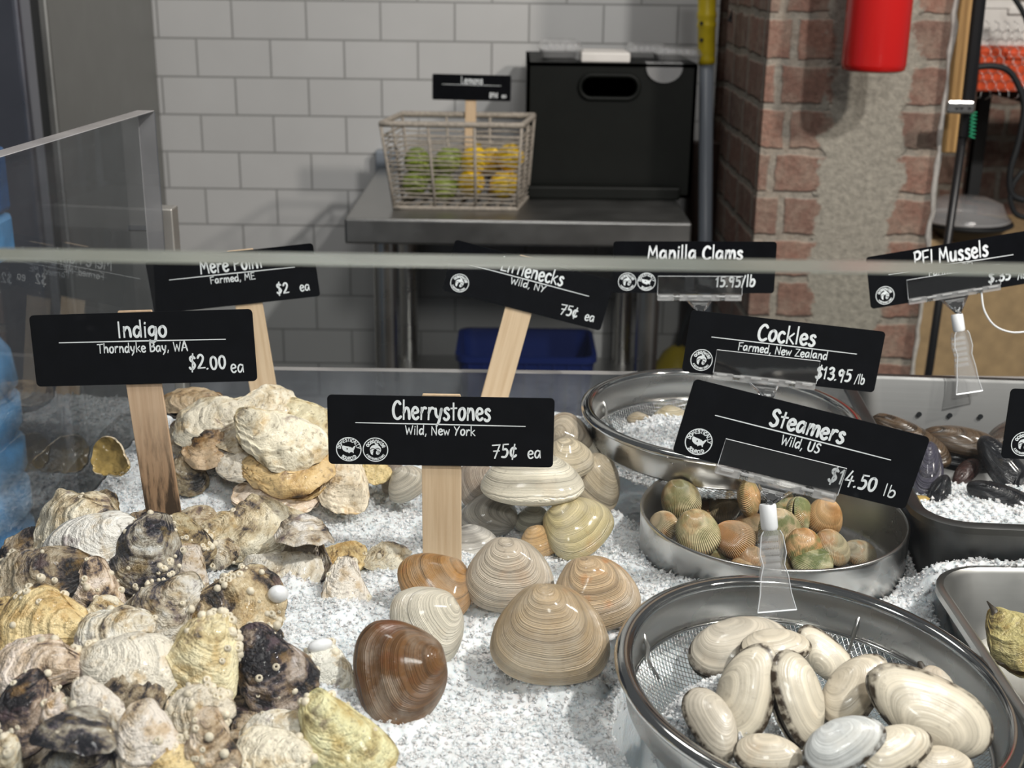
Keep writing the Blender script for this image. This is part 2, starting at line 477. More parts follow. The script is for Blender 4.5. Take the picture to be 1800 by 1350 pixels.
def cockle_mat():
    m, nt, b, P, s, th, rnd, oi = shell_base('cockle_shell')
    bl = noise(nt, P, 1.7, 4, 0.55)
    bl2 = noise(nt, P, 2.6, 3)
    w1 = mth(nt, 'ADD', mth(nt, 'MULTIPLY', s, 5.0), rnd)
    b1 = noise(nt, None, 1.0, 2, 0.5, '1D', w1)
    c = mixc(nt, 1.0, oi.outputs['Color'], ramp(nt, b1, [(0.3, 0.72), (0.55, 1.05)]), 'MULTIPLY')
    c = mixc(nt, ramp(nt, bl, [(0.48, 0.0), (0.64, 0.75)]), c, (0.56, 0.26, 0.08))
    k = mth(nt, 'MULTIPLY', ramp(nt, bl2, [(0.46, 0.0), (0.60, 1.0)]), oi.outputs['Alpha'])
    c = mixc(nt, k, c, (0.24, 0.28, 0.11))
    rib = mth(nt, 'SINE', mth(nt, 'MULTIPLY', th, 2 * math.pi * 56))
    c = mixc(nt, 0.75, c, ramp(nt, mth(nt, 'MULTIPLY_ADD', rib, 0.5, 0.5), [(0.0, 0.5), (0.45, 1.0)]), 'MULTIPLY')
    lk(nt, c, b, 'Base Color'); b.inputs['Roughness'].default_value = 0.30
    b.inputs['Coat Weight'].default_value = 0.4; b.inputs['Coat Roughness'].default_value = 0.1
    h = mth(nt, 'MULTIPLY_ADD', rib, 0.5, mth(nt, 'MULTIPLY', b1, 0.8))
    bump(nt, h, 0.5, 0.02, b)
    return m
M['cockle'] = cockle_mat()

def oyster_mat(name, smooth=False):
    m, nt, b, P, s, th, rnd, oi = shell_base(name)
    warp = noise(nt, P, 2.0, 5, 0.6)
    sw = mth(nt, 'MULTIPLY_ADD', mth(nt, 'SUBTRACT', warp, 0.5), 0.22, s)
    lam = noise(nt, None, 1.0, 3, 0.6, '1D', mth(nt, 'ADD', mth(nt, 'MULTIPLY', sw, 7.0), rnd))
    Pr = nd(nt, 'ShaderNodeVectorMath', {0: P, 1: (31.7, 5.1, 12.2)}, operation='ADD').outputs[0]
    n1 = noise(nt, P, 1.9, 7, 0.64)
    n2 = noise(nt, Pr, 3.2, 6, 0.6)
    n3 = noise(nt, Pr, 17, 4, 0.65)
    sh = mth(nt, 'SUBTRACT', n1, mth(nt, 'MULTIPLY_ADD', oi.outputs['Alpha'], 0.26, -0.12))
    sh = mth(nt, 'MULTIPLY_ADD', mth(nt, 'SUBTRACT', lam, 0.5), 0.22, sh)
    c = ramp(nt, sh, [(0.355, (0.020, 0.020, 0.026)), (0.39, (0.12, 0.10, 0.105)), (0.43, (0.42, 0.34, 0.24)), (0.49, (0.72, 0.64, 0.51)), (0.58, (0.88, 0.85, 0.79))])
    c = mixc(nt, ramp(nt, n2, [(0.55, 0.0), (0.66, 0.6)]), c, (0.52, 0.34, 0.12))
    c = mixc(nt, ramp(nt, n2, [(0.32, 0.75), (0.40, 0.0)]), c, (0.20, 0.145, 0.16))
    c = mixc(nt, ramp(nt, n3, [(0.36, 0.5), (0.42, 0.0)]), c, (0.12, 0.085, 0.055))
    c = mixc(nt, 1.0, c, oi.outputs['Color'], 'MULTIPLY')
    lk(nt, c, b, 'Base Color')
    lk(nt, mth(nt, 'MULTIPLY_ADD', n3, 0.4, 0.18), b, 'Roughness')
    b.inputs['Coat Weight'].default_value = 0.15
    h = mth(nt, 'MULTIPLY_ADD', n3, 0.55, mth(nt, 'MULTIPLY', lam, 1.0))
    h = mth(nt, 'MULTIPLY_ADD', n1, 0.6, h)
    bump(nt, h, 0.25 if smooth else 0.42, 0.05, b)
    return m
M['oyster'] = oyster_mat('rough_oyster_shell')
M['oyster_smooth'] = oyster_mat('smooth_oyster_shell', True)
M['nacre'] = simple('yellowed_shell_lining', (0.36, 0.25, 0.08), 0.25, var=0.4, scale=5, coat=0.4)
M['barnacle'] = simple('barnacle', (0.68, 0.61, 0.48), 0.6, var=0.3, scale=3, bmp=0.4)

def tile_mat():
    m, nt, b = new_mat('white_subway_tile')
    tc = nd(nt, 'ShaderNodeTexCoord')
    mp = nd(nt, 'ShaderNodeMapping', {0: tc.outputs['Object'], 'Rotation': (math.pi / 2, 0, 0), 'Location': (0.045, 0.03, 0)})
    sx = nd(nt, 'ShaderNodeSeparateXYZ', {0: tc.outputs['Object']})
    cv = nd(nt, 'ShaderNodeCombineXYZ', {0: sx.outputs[0], 1: sx.outputs[2]})
    off = nd(nt, 'ShaderNodeVectorMath', {0: cv.outputs[0], 1: (5.073, 5.014, 0)}, operation='ADD')
    br = nd(nt, 'ShaderNodeTexBrick', {0: off.outputs[0], 'Color1': (0.60, 0.60, 0.59, 1), 'Color2': (0.64, 0.64, 0.63, 1), 'Mortar': (0.36, 0.36, 0.35, 1),
             'Scale': 1.0, 'Mortar Size': 0.0022, 'Mortar Smooth': 0.35, 'Bias': 0.0, 'Brick Width': 0.1545, 'Row Height': 0.0785}, offset=0.5)
    n = noise(nt, tc.outputs['Object'], 5, 4)
    st = noise(nt, tc.outputs['Object'], 13, 2)
    c = mixc(nt, 0.5, br.outputs[0], ramp(nt, n, [(0.3, 0.86), (0.7, 1.0)]), 'MULTIPLY')
    c = mixc(nt, ramp(nt, st, [(0.76, 0.0), (0.80, 0.5)]), c, (0.36, 0.31, 0.18))
    lk(nt, c, b, 'Base Color'); b.inputs['Roughness'].default_value = 0.33
    h = mth(nt, 'MULTIPLY_ADD', br.outputs[1], -1.0, mth(nt, 'MULTIPLY', n, 0.35))
    bump(nt, h, 0.6, 0.004, b)
    return m
M['tile'] = tile_mat()

def brick_mat(name, bw=0.115, rh=0.0715, cement=None, off=(5, 5), c1=(0.28, 0.15, 0.11), c2=(0.19, 0.115, 0.09), mort=(0.31, 0.28, 0.235), dirt=0.6, boff=0.38):
    """old worn brick; cement = (x0, x1) band of rough render down the middle"""
    m, nt, b = new_mat(name)
    tc = nd(nt, 'ShaderNodeTexCoord')
    sx = nd(nt, 'ShaderNodeSeparateXYZ', {0: tc.outputs['Object']})
    ax = mth(nt, 'ADD', sx.outputs[0], sx.outputs[1])
    cv = nd(nt, 'ShaderNodeCombineXYZ', {0: ax, 1: sx.outputs[2]})
    ns = nd(nt, 'ShaderNodeTexNoise', {'Vector': tc.outputs['Object'], 'Scale': 26, 'Detail': 4})
    wv = nd(nt, 'ShaderNodeVectorMath', {0: ns.outputs[1], 1: (0.5, 0.5, 0.5)}, operation='SUBTRACT')
    wv = nd(nt, 'ShaderNodeVectorMath', {0: wv.outputs[0], 'Scale': 0.016}, operation='SCALE')
    a = nd(nt, 'ShaderNodeVectorMath', {0: cv.outputs[0], 1: wv.outputs[0]}, operation='ADD')
    a = nd(nt, 'ShaderNodeVectorMath', {0: a.outputs[0], 1: (off[0], off[1], 0)}, operation='ADD')
    br = nd(nt, 'ShaderNodeTexBrick', {0: a.outputs[0], 'Color1': (*c1, 1), 'Color2': (*c2, 1), 'Mortar': (*mort, 1),
             'Scale': 1.0, 'Mortar Size': 0.0085, 'Mortar Smooth': 0.5, 'Bias': -0.1, 'Brick Width': bw, 'Row Height': rh}, offset=boff)
    n = noise(nt, tc.outputs['Object'], 20, 6, 0.65)
    g = noise(nt, tc.outputs['Object'], 90, 5, 0.65)
    c = mixc(nt, mth(nt, 'MULTIPLY', ramp(nt, n, [(0.44, 0.0), (0.64, 1.0)]), dirt), br.outputs[0], (0.34, 0.27, 0.21))
    c = mixc(nt, 0.8, c, ramp(nt, g, [(0.3, 0.62), (0.6, 1.1)]), 'MULTIPLY')
    h = mth(nt, 'MULTIPLY_ADD', br.outputs[1], -1.0, mth(nt, 'MULTIPLY', g, 0.8))
    if cement:
        xw = mth(nt, 'MULTIPLY_ADD', mth(nt, 'SUBTRACT', noise(nt, tc.outputs['Object'], 17, 4, 0.6), 0.5), 0.14, sx.outputs[0])
        k = mth(nt, 'MULTIPLY', ramp(nt, mth(nt, 'SUBTRACT', xw, cement[0] - 0.5), [(0.5, 0.0), (0.508, 1.0)]),
                ramp(nt, mth(nt, 'SUBTRACT', xw, cement[1] - 0.5), [(0.492, 1.0), (0.5, 0.0)]))
        cc = ramp(nt, g, [(0.25, (0.20, 0.185, 0.155)), (0.55, (0.33, 0.305, 0.255)), (0.75, (0.40, 0.37, 0.31))])
        c = mixc(nt, k, c, cc)
        h = mth(nt, 'MULTIPLY_ADD', k, mth(nt, 'MULTIPLY', br.outputs[1], 1.0), h)
    lk(nt, c, b, 'Base Color'); b.inputs['Roughness'].default_value = 0.9
    bump(nt, h, 0.55, 0.012, b)
    return m

def fruit(name, c1, c2):
    m, nt, b = new_mat(name)
    tc = nd(nt, 'ShaderNodeTexCoord')
    n = noise(nt, tc.outputs['Object'], 14, 3); v = noise(nt, tc.outputs['Object'], 420, 2)
    lk(nt, ramp(nt, n, [(0.35, c1), (0.65, c2)]), b, 'Base Color'); b.inputs['Roughness'].default_value = 0.38
    bump(nt, v, 0.25, 0.001, b); return m
M['lemon'] = fruit('lemon_peel', (0.80, 0.50, 0.01), (0.88, 0.62, 0.04))
M['lime'] = fruit('lime_peel', (0.20, 0.29, 0.03), (0.36, 0.43, 0.09))
# ---------------------------------------------------------------- setting
WALL_Y, TABLE_Z = 2.76, 0.931
b = MB(); b.box((-0.2, 2.5, -0.02), (6.4, 6.4, 0.04)); struct(b.build('floor', M['floor']))
b = MB(); b.box((-0.41, WALL_Y + 0.05, 1.25), (1.66, 0.10, 2.5)); struct(b.build('wall_back', M['tile']))
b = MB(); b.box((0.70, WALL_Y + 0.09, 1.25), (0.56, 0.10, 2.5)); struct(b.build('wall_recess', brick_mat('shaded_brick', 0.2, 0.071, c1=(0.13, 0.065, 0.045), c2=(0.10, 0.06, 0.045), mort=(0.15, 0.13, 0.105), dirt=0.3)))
# brick pillar with rough render down its middle
px0, px1, py = PY(1334, 300, 2.12).x, PY(1652, 250, 2.12).x, 2.12
pw = px1 - px0
bpill = MB(); bpill.box((0, 0.21, 1.25), (pw, 0.42, 2.5))
o = struct(bpill.build('wall_pillar', brick_mat('pillar_brick', 0.150, 0.0715, cement=(-0.050, 0.088), off=(5.205, 5.02), boff=0.14)))
o.location = ((px0 + px1) / 2, py, 0)
b = MB(); b.box((1.55, 3.15, 1.25), (1.9, 0.10, 2.5)); struct(b.build('wall_right', brick_mat('back_room_brick', 0.21, 0.075, dirt=0.75, off=(5.1, 5.04))))
# honey coloured wood trim on the pillar's right edge
p0, p1 = PY(1700, 0, 2.12), PY(1672, 268, 2.12)
b = MB(); b.box((px1 + 0.014, py + 0.02, (p1.z + 2.5) / 2), (0.026, 0.05, 2.5 - p1.z))
struct(b.build('trim_1', M['wood_trim'], bevel=0.002))
random.seed(31); b = MB()      # ragged mortar bead, pale to paint the lit line on the pillar's right arris
zs = [0.6 + i * .02 for i in range(96)]
b.tube([(px1 + random.uniform(-.002, .002), py - .001, z) for z in zs], [random.uniform(.003, .0065) for _ in zs], 7)
struct(b.build('trim_2', simple('lit_edge_mortar', (0.72, 0.68, 0.62), 0.8, var=0.2, scale=60), smooth=True))

# ---------------------------------------------------------------- steel refrigerator at the left
fx, fy0 = -0.752, 2.02
t = thing('refrigerator', 'tall stainless steel refrigerator against the tiled wall at far left', 'refrigerator', (fx, fy0, 0))
b = MB(); b.box((-0.38, 0.42, 1.10), (0.76, 0.62, 1.9)); b.build('cabinet', M['fridge'], t, bevel=0.004)
b = MB(); b.box((-0.38, 0.025, 1.10), (0.755, 0.055, 1.88)); b.build('door', M['fridge_front'], t, bevel=0.010, seg=4)
b = MB(); b.box((-0.38, 0.083, 1.10), (0.735, 0.056, 1.86)); b.build('door_gasket', M['gasket'], t)
for sx in (-0.7, -0.06):
    for sy in (0.12, 0.68): b = MB(); b.lathe([(0.02, 0), (0.025, 0.15)], 12, (sx, sy, 0)); b.build('foot', M['steel_dark'], t)

# ---------------------------------------------------------------- stainless prep table
tx0, tx1 = PY(605, 388, 2.15).x, PY(1216, 400, 2.15).x
ty0, ty1 = 2.15, WALL_Y - 0.004
tw, td = tx1 - tx0, ty1 - ty0
t = thing('prep_table', 'square stainless steel prep table against the white tiled wall', 'table', ((tx0 + tx1) / 2, (ty0 + ty1) / 2, 0))
b = MB(); b.box((0, 0, TABLE_Z - 0.004), (tw, td, 0.008))
for c, s in (((0, -td / 2 + 0.004, TABLE_Z - 0.022), (tw, 0.008, 0.044)), ((-tw / 2 + 0.004, 0, TABLE_Z - 0.022), (0.008, td, 0.044)), ((tw / 2 - 0.004, 0, TABLE_Z - 0.022), (0.008, td, 0.044))): b.box(c, s)
b.build('tabletop', M['steel_dark'], t, bevel=0.004, seg=3)
for sx in (-1, 1):
    for sy in (-1, 1):
        b = MB(); x, y = sx * (tw / 2 - 0.062), sy * (td / 2 - 0.06)
        b.lathe([(0.0205, 0.02), (0.0205, TABLE_Z - 0.03)], 20, (x, y, 0)); b.lathe([(0, 0), (0.014, 0), (0.024, 0.03), (0.024, 0.06), (0.0205, 0.07)], 20, (x, y, 0))
        b.build('leg', M['steel'], t, smooth=True)
b = MB(); b.box((0, 0, 0.50), (tw - 0.06, td - 0.06, 0.03)); b.build('undershelf', M['steel_dark'], t, bevel=0.003)
# blue tub on the undershelf
t = thing('blue_tub', 'dark blue plastic tub on the shelf under the prep table', 'tub', (PY(924, 640, 2.32).x, 2.34, 0.515))
w, d, h = 0.262, 0.20, PY(924, 626, 2.25).z - 0.515
def tub_loop(k, z, n=8, r=0.025):
    out = []
    for cx, cy, a0 in ((1, 1, 0), (-1, 1, 90), (-1, -1, 180), (1, -1, 270)):
        for i in range(n):
            a = math.radians(a0 + 90 * i / (n - 1))
            out.append((cx * (w / 2 * k - r) + r * math.cos(a), cy * (d / 2 * k - r) + r * math.sin(a), z))
    return out
def loops_mesh(mb, loops, cap0=True, cap1=False):
    n = len(loops[0]); vs = [p for L in loops for p in L]; fs = []
    for i in range(len(loops) - 1):
        for k in range(n): fs.append((i * n + k, i * n + (k + 1) % n, (i + 1) * n + (k + 1) % n, (i + 1) * n + k))
    if cap0: fs.append(tuple(range(n))[::-1])
    if cap1: fs.append(tuple((len(loops) - 1) * n + k for k in range(n)))
    mb.add(vs, fs)
b = MB(); loops_mesh(b, [tub_loop(.86, 0), tub_loop(.97, h - .012), tub_loop(1.0, h - .012), tub_loop(1.0, h), tub_loop(.94, h), tub_loop(.84, .006)], True, True)
b.build('shell', M['blue_tub'], t)
b = MB()
for i in range(9): b.box((-0.104 + 0.026 * i, -d / 2 * .93 - .003, h * 0.5), (0.005, 0.006, h * 0.8))
b.build('rib', M['blue_tub'], t)
# grey outlet box on the wall beside the basket
q = PY(683, 300, WALL_Y)
t = thing('outlet_box', 'small grey metal outlet box on the tiled wall left of the basket', 'outlet box', (q.x, WALL_Y - 0.02, q.z))
b = MB(); b.box((0, 0, 0), (0.048, 0.04, 0.095)); b.build('box', M['grey_pole'], t, bevel=0.004)
b = MB(); b.box((0.003, -0.022, -0.012), (0.022, 0.006, 0.05)); b.build('cover', M['steel'], t, bevel=0.002)

# ---------------------------------------------------------------- black storage box with things on top
bx0, bx1, byf = PY(925, 200, 2.39).x, PY(1222, 200, 2.39).x, 2.39
bw, bh, bd = bx1 - bx0, 0.244, 0.30
t = thing('storage_box', 'large black plastic storage box with oval handle hole on the prep table', 'box', ((bx0 + bx1) / 2, byf + bd / 2, TABLE_Z))
b = MB()   # front panel built round the oval hole
hole = []; hcx, hcz, hw, hh = (PY(1071, 153, byf).x - (bx0 + bx1) / 2), PY(1071, 153, byf).z - TABLE_Z, 0.054, 0.021
for a0, cx in ((-90, hw - hh), (90, -(hw - hh))):
    for i in range(13):
        a = math.radians(a0 + 15 * i); hole.append((hcx + cx + hh * math.cos(a), hcz + hh * math.sin(a)))
outer = []
for i, (x, z) in enumerate(hole):     # matching points on the rectangle that frames the hole
    a_ = math.radians(-90 + 15 * i) if i < 13 else math.radians(90 + 15 * (i - 13))
    k_ = 1 / max(abs(math.cos(a_)), abs(math.sin(a_)))
    outer.append((hcx + math.copysign(hw - hh, 1 if i < 13 else -1) + (hh + .002) * k_ * math.cos(a_), hcz + (hh + .002) * k_ * math.sin(a_)))
n = len(hole)
for yy in (-bd / 2, -bd / 2 + .006):
    b.add([(x, yy, z) for x, z in hole] + [(x, yy, z) for x, z in outer], [(i, (i + 1) % n, n + (i + 1) % n, n + i) for i in range(n)])
ox0, ox1, oz0, oz1 = hcx - hw - .002, hcx + hw + .002, hcz - hh - .002, hcz + hh + .002
yf = -bd / 2 + .003
for xa, xb, za, zb_ in ((-bw / 2, bw / 2, 0, oz0), (-bw / 2, bw / 2, oz1, bh), (-bw / 2, ox0, oz0, oz1), (ox1, bw / 2, oz0, oz1)):
    b.box(((xa + xb) / 2, yf, (za + zb_) / 2), (xb - xa, .006, zb_ - za))
b.box((-bw / 2 + .003, 0, bh / 2), (.006, bd, bh)); b.box((bw / 2 - .003, 0, bh / 2), (.006, bd, bh))
b.box((0, bd / 2 - .003, bh / 2), (bw, .006, bh)); b.box((0, 0, .003), (bw, bd, .006)); b.box((0, 0, bh - .003), (bw, bd, .006))
b.build('body', M['black_plastic'], t)
b = MB(); b.tube([(x, -bd / 2 - .001, z) for x, z in hole], .0045, 8, closed=True); b.build('handle_rim', M['black_plastic'], t, smooth=True)
b = MB(); b.box((-.01, -bd / 2 - .012, .012), (bw * .92, .03, .024)); b.build('reflection_strip', M['black_plastic'], t, bevel=.004)  # dark strip put in for the box's reflection on the tabletop
def clear_tub(x, y, z, w, d, h, label, wr=0):
    t = thing('plastic_container', label, 'container', (x, y, z), 'clear containers on the black box')
    t.rotation_euler = (0, 0, wr)
    def lp(k, zz, r=.012, n=6):
        o = []
        for cx, cy, a0 in ((1, 1, 0), (-1, 1, 90), (-1, -1, 180), (1, -1, 270)):
            for i in range(n):
                a = math.radians(a0 + 90 * i / (n - 1)); o.append((cx * (w / 2 * k - r) + r * math.cos(a), cy * (d / 2 * k - r) + r * math.sin(a), zz))
        return o
    b = MB(); loops_mesh(b, [lp(.84, 0.0), lp(.94, h * .55), lp(1, h * .55), lp(1, h * .62)]); b.build('base', M['clam_shell_plastic'], t, smooth=True)
    b = MB(); loops_mesh(b, [lp(1.0, h * .63), lp(.95, h * .66), lp(.9, h * .9), lp(.8, h)], False, True)
    for i in range(5): b.box((w * (-.3 + .15 * i), -d * .455, h * .78), (.006, .004, h * .3))
    b.build('lid', M['clam_shell_plastic'], t, smooth=True)
topz = TABLE_Z + bh
cxm = (bx0 + bx1) / 2
clear_tub(PY(985, 95, 2.45).x, 2.47, topz, .078, .12, .036, 'clear plastic container at left end of the black box top', .05)
clear_tub(PY(1140, 95, 2.45).x, 2.50, topz, .075, .12, .030, 'clear plastic container in the middle right of the black box top', -.06)
clear_tub(PY(1190, 98, 2.45).x, 2.455, topz, .086, .10, .026, 'clear plastic container at right corner of the black box top', .03)
b = MB(); b.box((PY(1062, 98, 2.45).x, 2.46, topz + .009), (.09, .11, .018)); tag(b.build('white_carton', M['white_box'], bevel=.003), 'flat white carton between clear containers on the black box', 'carton')
# translucent round lid hanging over the box front
q = PY(1168, 118, byf - .004)
b = MB(); poly = [(.033 * math.cos(math.radians(a)), .028 * math.sin(math.radians(a))) for a in range(180, 361, 12)]
b.prism(poly, -.001, .001, lambda x, z, y: (q.x + x, byf - .006 + y, q.z + z)); b.box((q.x, byf + .012, topz + .0015), (.066, .04, .002))
tag(b.build('plastic_film_disc', M['clam_shell_plastic']), 'translucent round plastic disc folded over the black box front edge', 'plastic disc')

# ---------------------------------------------------------------- basket of limes and lemons
BF = 2.235
bl, br_ = PY(703, 372, BF), PY(918, 373, BF)
t = thing('fruit_basket', 'grey rope basket of limes and lemons on the prep table', 'basket', ((bl.x + br_.x) / 2, BF + .07, TABLE_Z), None)
wb, db, hb = br_.x - bl.x, .13, .150
wt, dt = .243, .155
sh = 0.012
def bas(k, side_u, side):      # k 0..1 height; side 0 front 1 right 2 back 3 left; side_u -1..1
    w_, d_ = wb + (wt - wb) * k, db + (dt - db) * k
    x = {0: side_u * w_ / 2, 1: w_ / 2, 2: -side_u * w_ / 2, 3: -w_ / 2}[side]
    y = {0: -d_ / 2, 1: side_u * d_ / 2, 2: d_ / 2, 3: -side_u * d_ / 2}[side]
    return Vector((x - .005 * k + sh * (y / .07) * .9, y, hb * k))
def ring(k, wob=0):
    P = []
    for s in range(4):
        for i in range(10):
            p = bas(k, -1 + i / 5, s); p.z += wob * math.sin(i * 1.3 + s * 2 + k * 40); P.append(p)
    return P
random.seed(5)
for i in range(17):
    k = .03 + .055 * i if i < 15 else (.86 if i == 15 else .91)
    if k > .82: continue
    b = MB(); b.tube(ring(k, .0012), .0015, 6, closed=True); b.build('rope_strand', M['rope'], t, smooth=True)
b = MB()
for s in range(4):
    for u in ((-1, -.33, .33) if s % 2 == 0 else (-1, 0)): b.tube([bas(0, u, s), bas(.5, u, s), bas(1, u, s)], .0028, 6)
b.build('upright', M['rope'], t, smooth=True)
b = MB(); b.tube(ring(1.0), .0052, 8, closed=True); b.build('rim', M['rope'], t, smooth=True)
b = MB(); b.tube(ring(.86), .0022, 6, closed=True); b.build('top_strand', M['rope'], t, smooth=True)
b = MB(); b.tube(ring(0.02), .0042, 8, closed=True)
for i in range(9): b.tube([bas(.02, -.9 + .22 * i, 0), bas(.02, .9 - .22 * i, 2)], .0025, 5)
b.build('bottom', M['rope'], t, smooth=True)
def fruit_mesh(name, mat, r, elong, tip):
    b = MB(); pr = []
    for i in range(17):
        a = -math.pi / 2 + math.pi * i / 16
        rr = r * math.cos(a); z = r * elong * math.sin(a)
        if abs(math.sin(a)) > .93: z += math.copysign(tip * (abs(math.sin(a)) - .93) / .07, z)
        pr.append((max(rr, 0.0001), z))
    b.lathe(pr, 24); return b.mesh(name, mat, True)
lemon_me, lime_me = fruit_mesh('lemon', M['lemon'], .0245, 1.12, .006), fruit_mesh('lime', M['lime'], .0235, 1.08, .003)
def fruit_at(kind, u, v, y, rot, label):
    p = PY(u, v, y)
    o = put(kind, lemon_me if kind == 'lemon' else lime_me, None, p); o.rotation_euler = rot
    tag(o, label, kind, 'limes and lemons in the rope basket')
y1, y2 = BF + .045, BF + .095
fruit_at('lemon', 828, 322, y1, (1.2, .4, .3), 'yellow lemon low in the middle of the rope basket')
fruit_at('lemon', 886, 324, y1, (.3, 1.0, 0), 'yellow lemon at bottom right of the rope basket')
fruit_at('lemon', 833, 283, y1 + .01, (.2, .2, 1), 'yellow lemon resting behind the sign stick in the basket')
fruit_at('lemon', 897, 277, y1 + .005, (1.3, .9, .2), 'yellow lemon highest at the right of the basket')
fruit_at('lemon', 862, 285, y2 + .01, (.6, .2, .2), 'yellow lemon half hidden between the two upper lemons')
fruit_at('lime', 733, 283, y1, (.8, .1, 0), 'green lime at upper left of the rope basket')
fruit_at('lime', 788, 282, y1 + .01, (.1, .9, 0), 'green lime beside the upper lemon by the sign stick')
fruit_at('lime', 729, 322, y1, (1.4, .5, 0), 'green lime at bottom left of the rope basket')
fruit_at('lime', 781, 330, y1 + .01, (.4, 1.3, .3), 'green lime low beside the bottom middle lemon')
fruit_at('lime', 757, 302, y2, (.4, .3, .3), 'green lime half hidden behind the other limes')

# ---------------------------------------------------------------- poles in the recess
y = 2.46
pt, pb = PY(1243, -60, y), PY(1238, 660, y)
t = thing('mop_pole', 'grey mop pole with yellow grip leaning beside the black box', 'pole', (pb.x, y, pb.z))
ax_ = pt - pb
def along(v): return ax_ * ((PY(1240, v, y).z - pb.z) / ax_.z)
b = MB(); b.tube([ax_ * -.4, along(100)], .0135, 16); b.build('shaft', M['grey_pole'], t, smooth=True)
b = MB(); b.tube([along(v) for v in (113, 112, 104, 98, 92, 50, 46, 42, 36, 30, 24, 18, -20, -60)], [.0140, .0160, .0168, .0155, .0163, .0165, .0180, .0180, .0163, .0182, .0182, .0166, .0170, .0185], 20); b.build('grip', M['yellow'], t, smooth=True)
for v in (41, 70):
    q = PY(1233, v, y - .0155); b = MB(); b.box(q - t.location, (.0055, .005, .006)); b.build('grip_hole', M['gasket'], t)
y = 2.55
pa, pm, pe = PY(1326, -40, y), PY(1316, 215, y), PY(1300, 350, y)
t = thing('string_mop', 'thin grey handled mop with white yarn head hanging in the recess', 'mop', (pe.x, y, pe.z - .12))
b = MB(); b.tube([pa - t.location, pm - t.location], .0062, 12); b.tube([pm - t.location, pe - t.location], .0055, 12); b.build('handle', M['white_pole'], t, smooth=True)
b = MB(); b.lathe([(.006, -.012), (.0095, -.008), (.0095, .008), (.006, .012)], 12, pm - t.location); b.build('joint_collar', M['gasket'], t, smooth=True)
random.seed(2); b = MB()
for i in range(34):
    a = random.uniform(0, 6.28); r = random.uniform(.002, .012)
    b.tube([(r * math.cos(a) * .5, r * math.sin(a) * .5, .125), (r * 1.35 * math.cos(a), r * 1.2 * math.sin(a), .09), (r * 1.5 * math.cos(a) + .002, r * math.sin(a), .03), (r * 1.4 * math.cos(a) + random.uniform(-.005, .004) - .003, r * math.sin(a), random.uniform(-.10, -.06))], .0032, 5)
b.build('yarn_head', M['yarn'], t, smooth=True)
b = MB(); pa, pb2 = PY(1312, -30, 2.5), PY(1288, 38, 2.5); b.tube([pa, pb2], .0095, 12); b.tube([pb2 + (pa - pb2) * .02, pb2 - (pa - pb2) * .03], .0105, 12)
tag(b.build('rubber_haft', M['gasket'], smooth=True), 'short black rubber hose end hanging above the thin mop', 'haft')  # end of a black handle with a rubber tip
q0, q1 = PY(1214, 250, 2.72), PY(1312, 440, 2.72)
b = MB(); b.box(((q0.x + q1.x) / 2, 2.74, q0.z / 2 + .2), (q1.x - q0.x, .03, q0.z - .4)); tag(b.build('brown_board', M['brown_board'], bevel=.004), 'dark brown board leaning in the recess behind the mop poles', 'board')
# yellow bucket beyond the table legs
q = PY(1172, 648, 2.9)
t = thing('yellow_bucket', 'small yellow bucket on the floor seen past the table legs', 'bucket', (q.x - .015, 2.62, q.z - .02))
b = MB(); b.lathe([(0, 0), (.075, 0), (.055, .10), (.030, .145), (.012, .16), (0, .16)], 20); b.build('body', M['yellow'], t, smooth=True)
b = MB(); b.tube([(.0, 0, .15), (.01, 0, .20), (.03, 0, .26), (.035, 0, .4)], .006, 8); b.build('handle', M['gasket'], t, smooth=True)

# ---------------------------------------------------------------- fire extinguisher on the pillar
q = PY(1541, 122, 1.98)
rr = (PY(1598, 60, 1.98).x - PY(1484, 60, 1.98).x) / 2
t = thing('fire_extinguisher', 'glossy red fire extinguisher cylinder hanging on the brick pillar', 'fire extinguisher', (q.x, 2.0, q.z - .004))
b = MB(); b.lathe([(0, .006), (rr * .86, .004), (rr * .88, 0), (rr * .97, .003), (rr, .012), (rr, .36), (rr * .9, .41), (rr * .5, .45), (.02, .46), (0, .46)], 48); b.build('cylinder', M['red'], t, smooth=True)
b = MB(); b.lathe([(.016, .455), (.016, .5), (.022, .5), (.022, .53), (0, .53)], 16); b.build('valve', M['steel'], t, smooth=True)
b = MB(); b.box((0, rr + .02, .3), (.03, .05, .12)); b.box((0, rr * .2, .42), (.012, rr * 1.9, .012)); b.build('wall_bracket', M['steel_dark'], t)

# ---------------------------------------------------------------- right: black post, shelf and crates in the back room
y = 2.06
pt, pm, pb = PY(1724, -20, y), PY(1695, 240, y), PY(1634, 645, y)
t = thing('black_post', 'tall black post beside the wooden trim at the right of the pillar', 'post', (pb.x, y, 0))
b = MB(); b.tube([pt - Vector((pb.x, y, 0)) + Vector((0, 0, .5)) + Vector((.022, 0, 0)), pt - Vector((pb.x, y, 0)), pm - Vector((pb.x, y, 0))], .0105, 8); b.build('housing', M['post_black'], t)
b = MB(); b.tube([pm - Vector((pb.x, y, 0)) + Vector((-.002, 0, .02)), pb - Vector((pb.x, y, 0)), Vector((-.03, 0, .1))], .0068, 10); b.build('pole', M['post_black'], t, smooth=True)
q = PY(1687, 188, y - .025)
b = MB(); b.box(q - Vector((pb.x, y, 0)), (.044, .012, .021)); b.build('clamp', M['steel'], t, bevel=.004)
b = MB()
for u in (1683, 1691, 1705): b.box(PY(u, 190, y - .032) - Vector((pb.x, y, 0)), (.004, .003, .004))
b.build('clamp_hole', M['gasket'], t)
q0, q1 = PY(1704, 195, y), PY(1701, 240, y)
b = MB(); pts = []
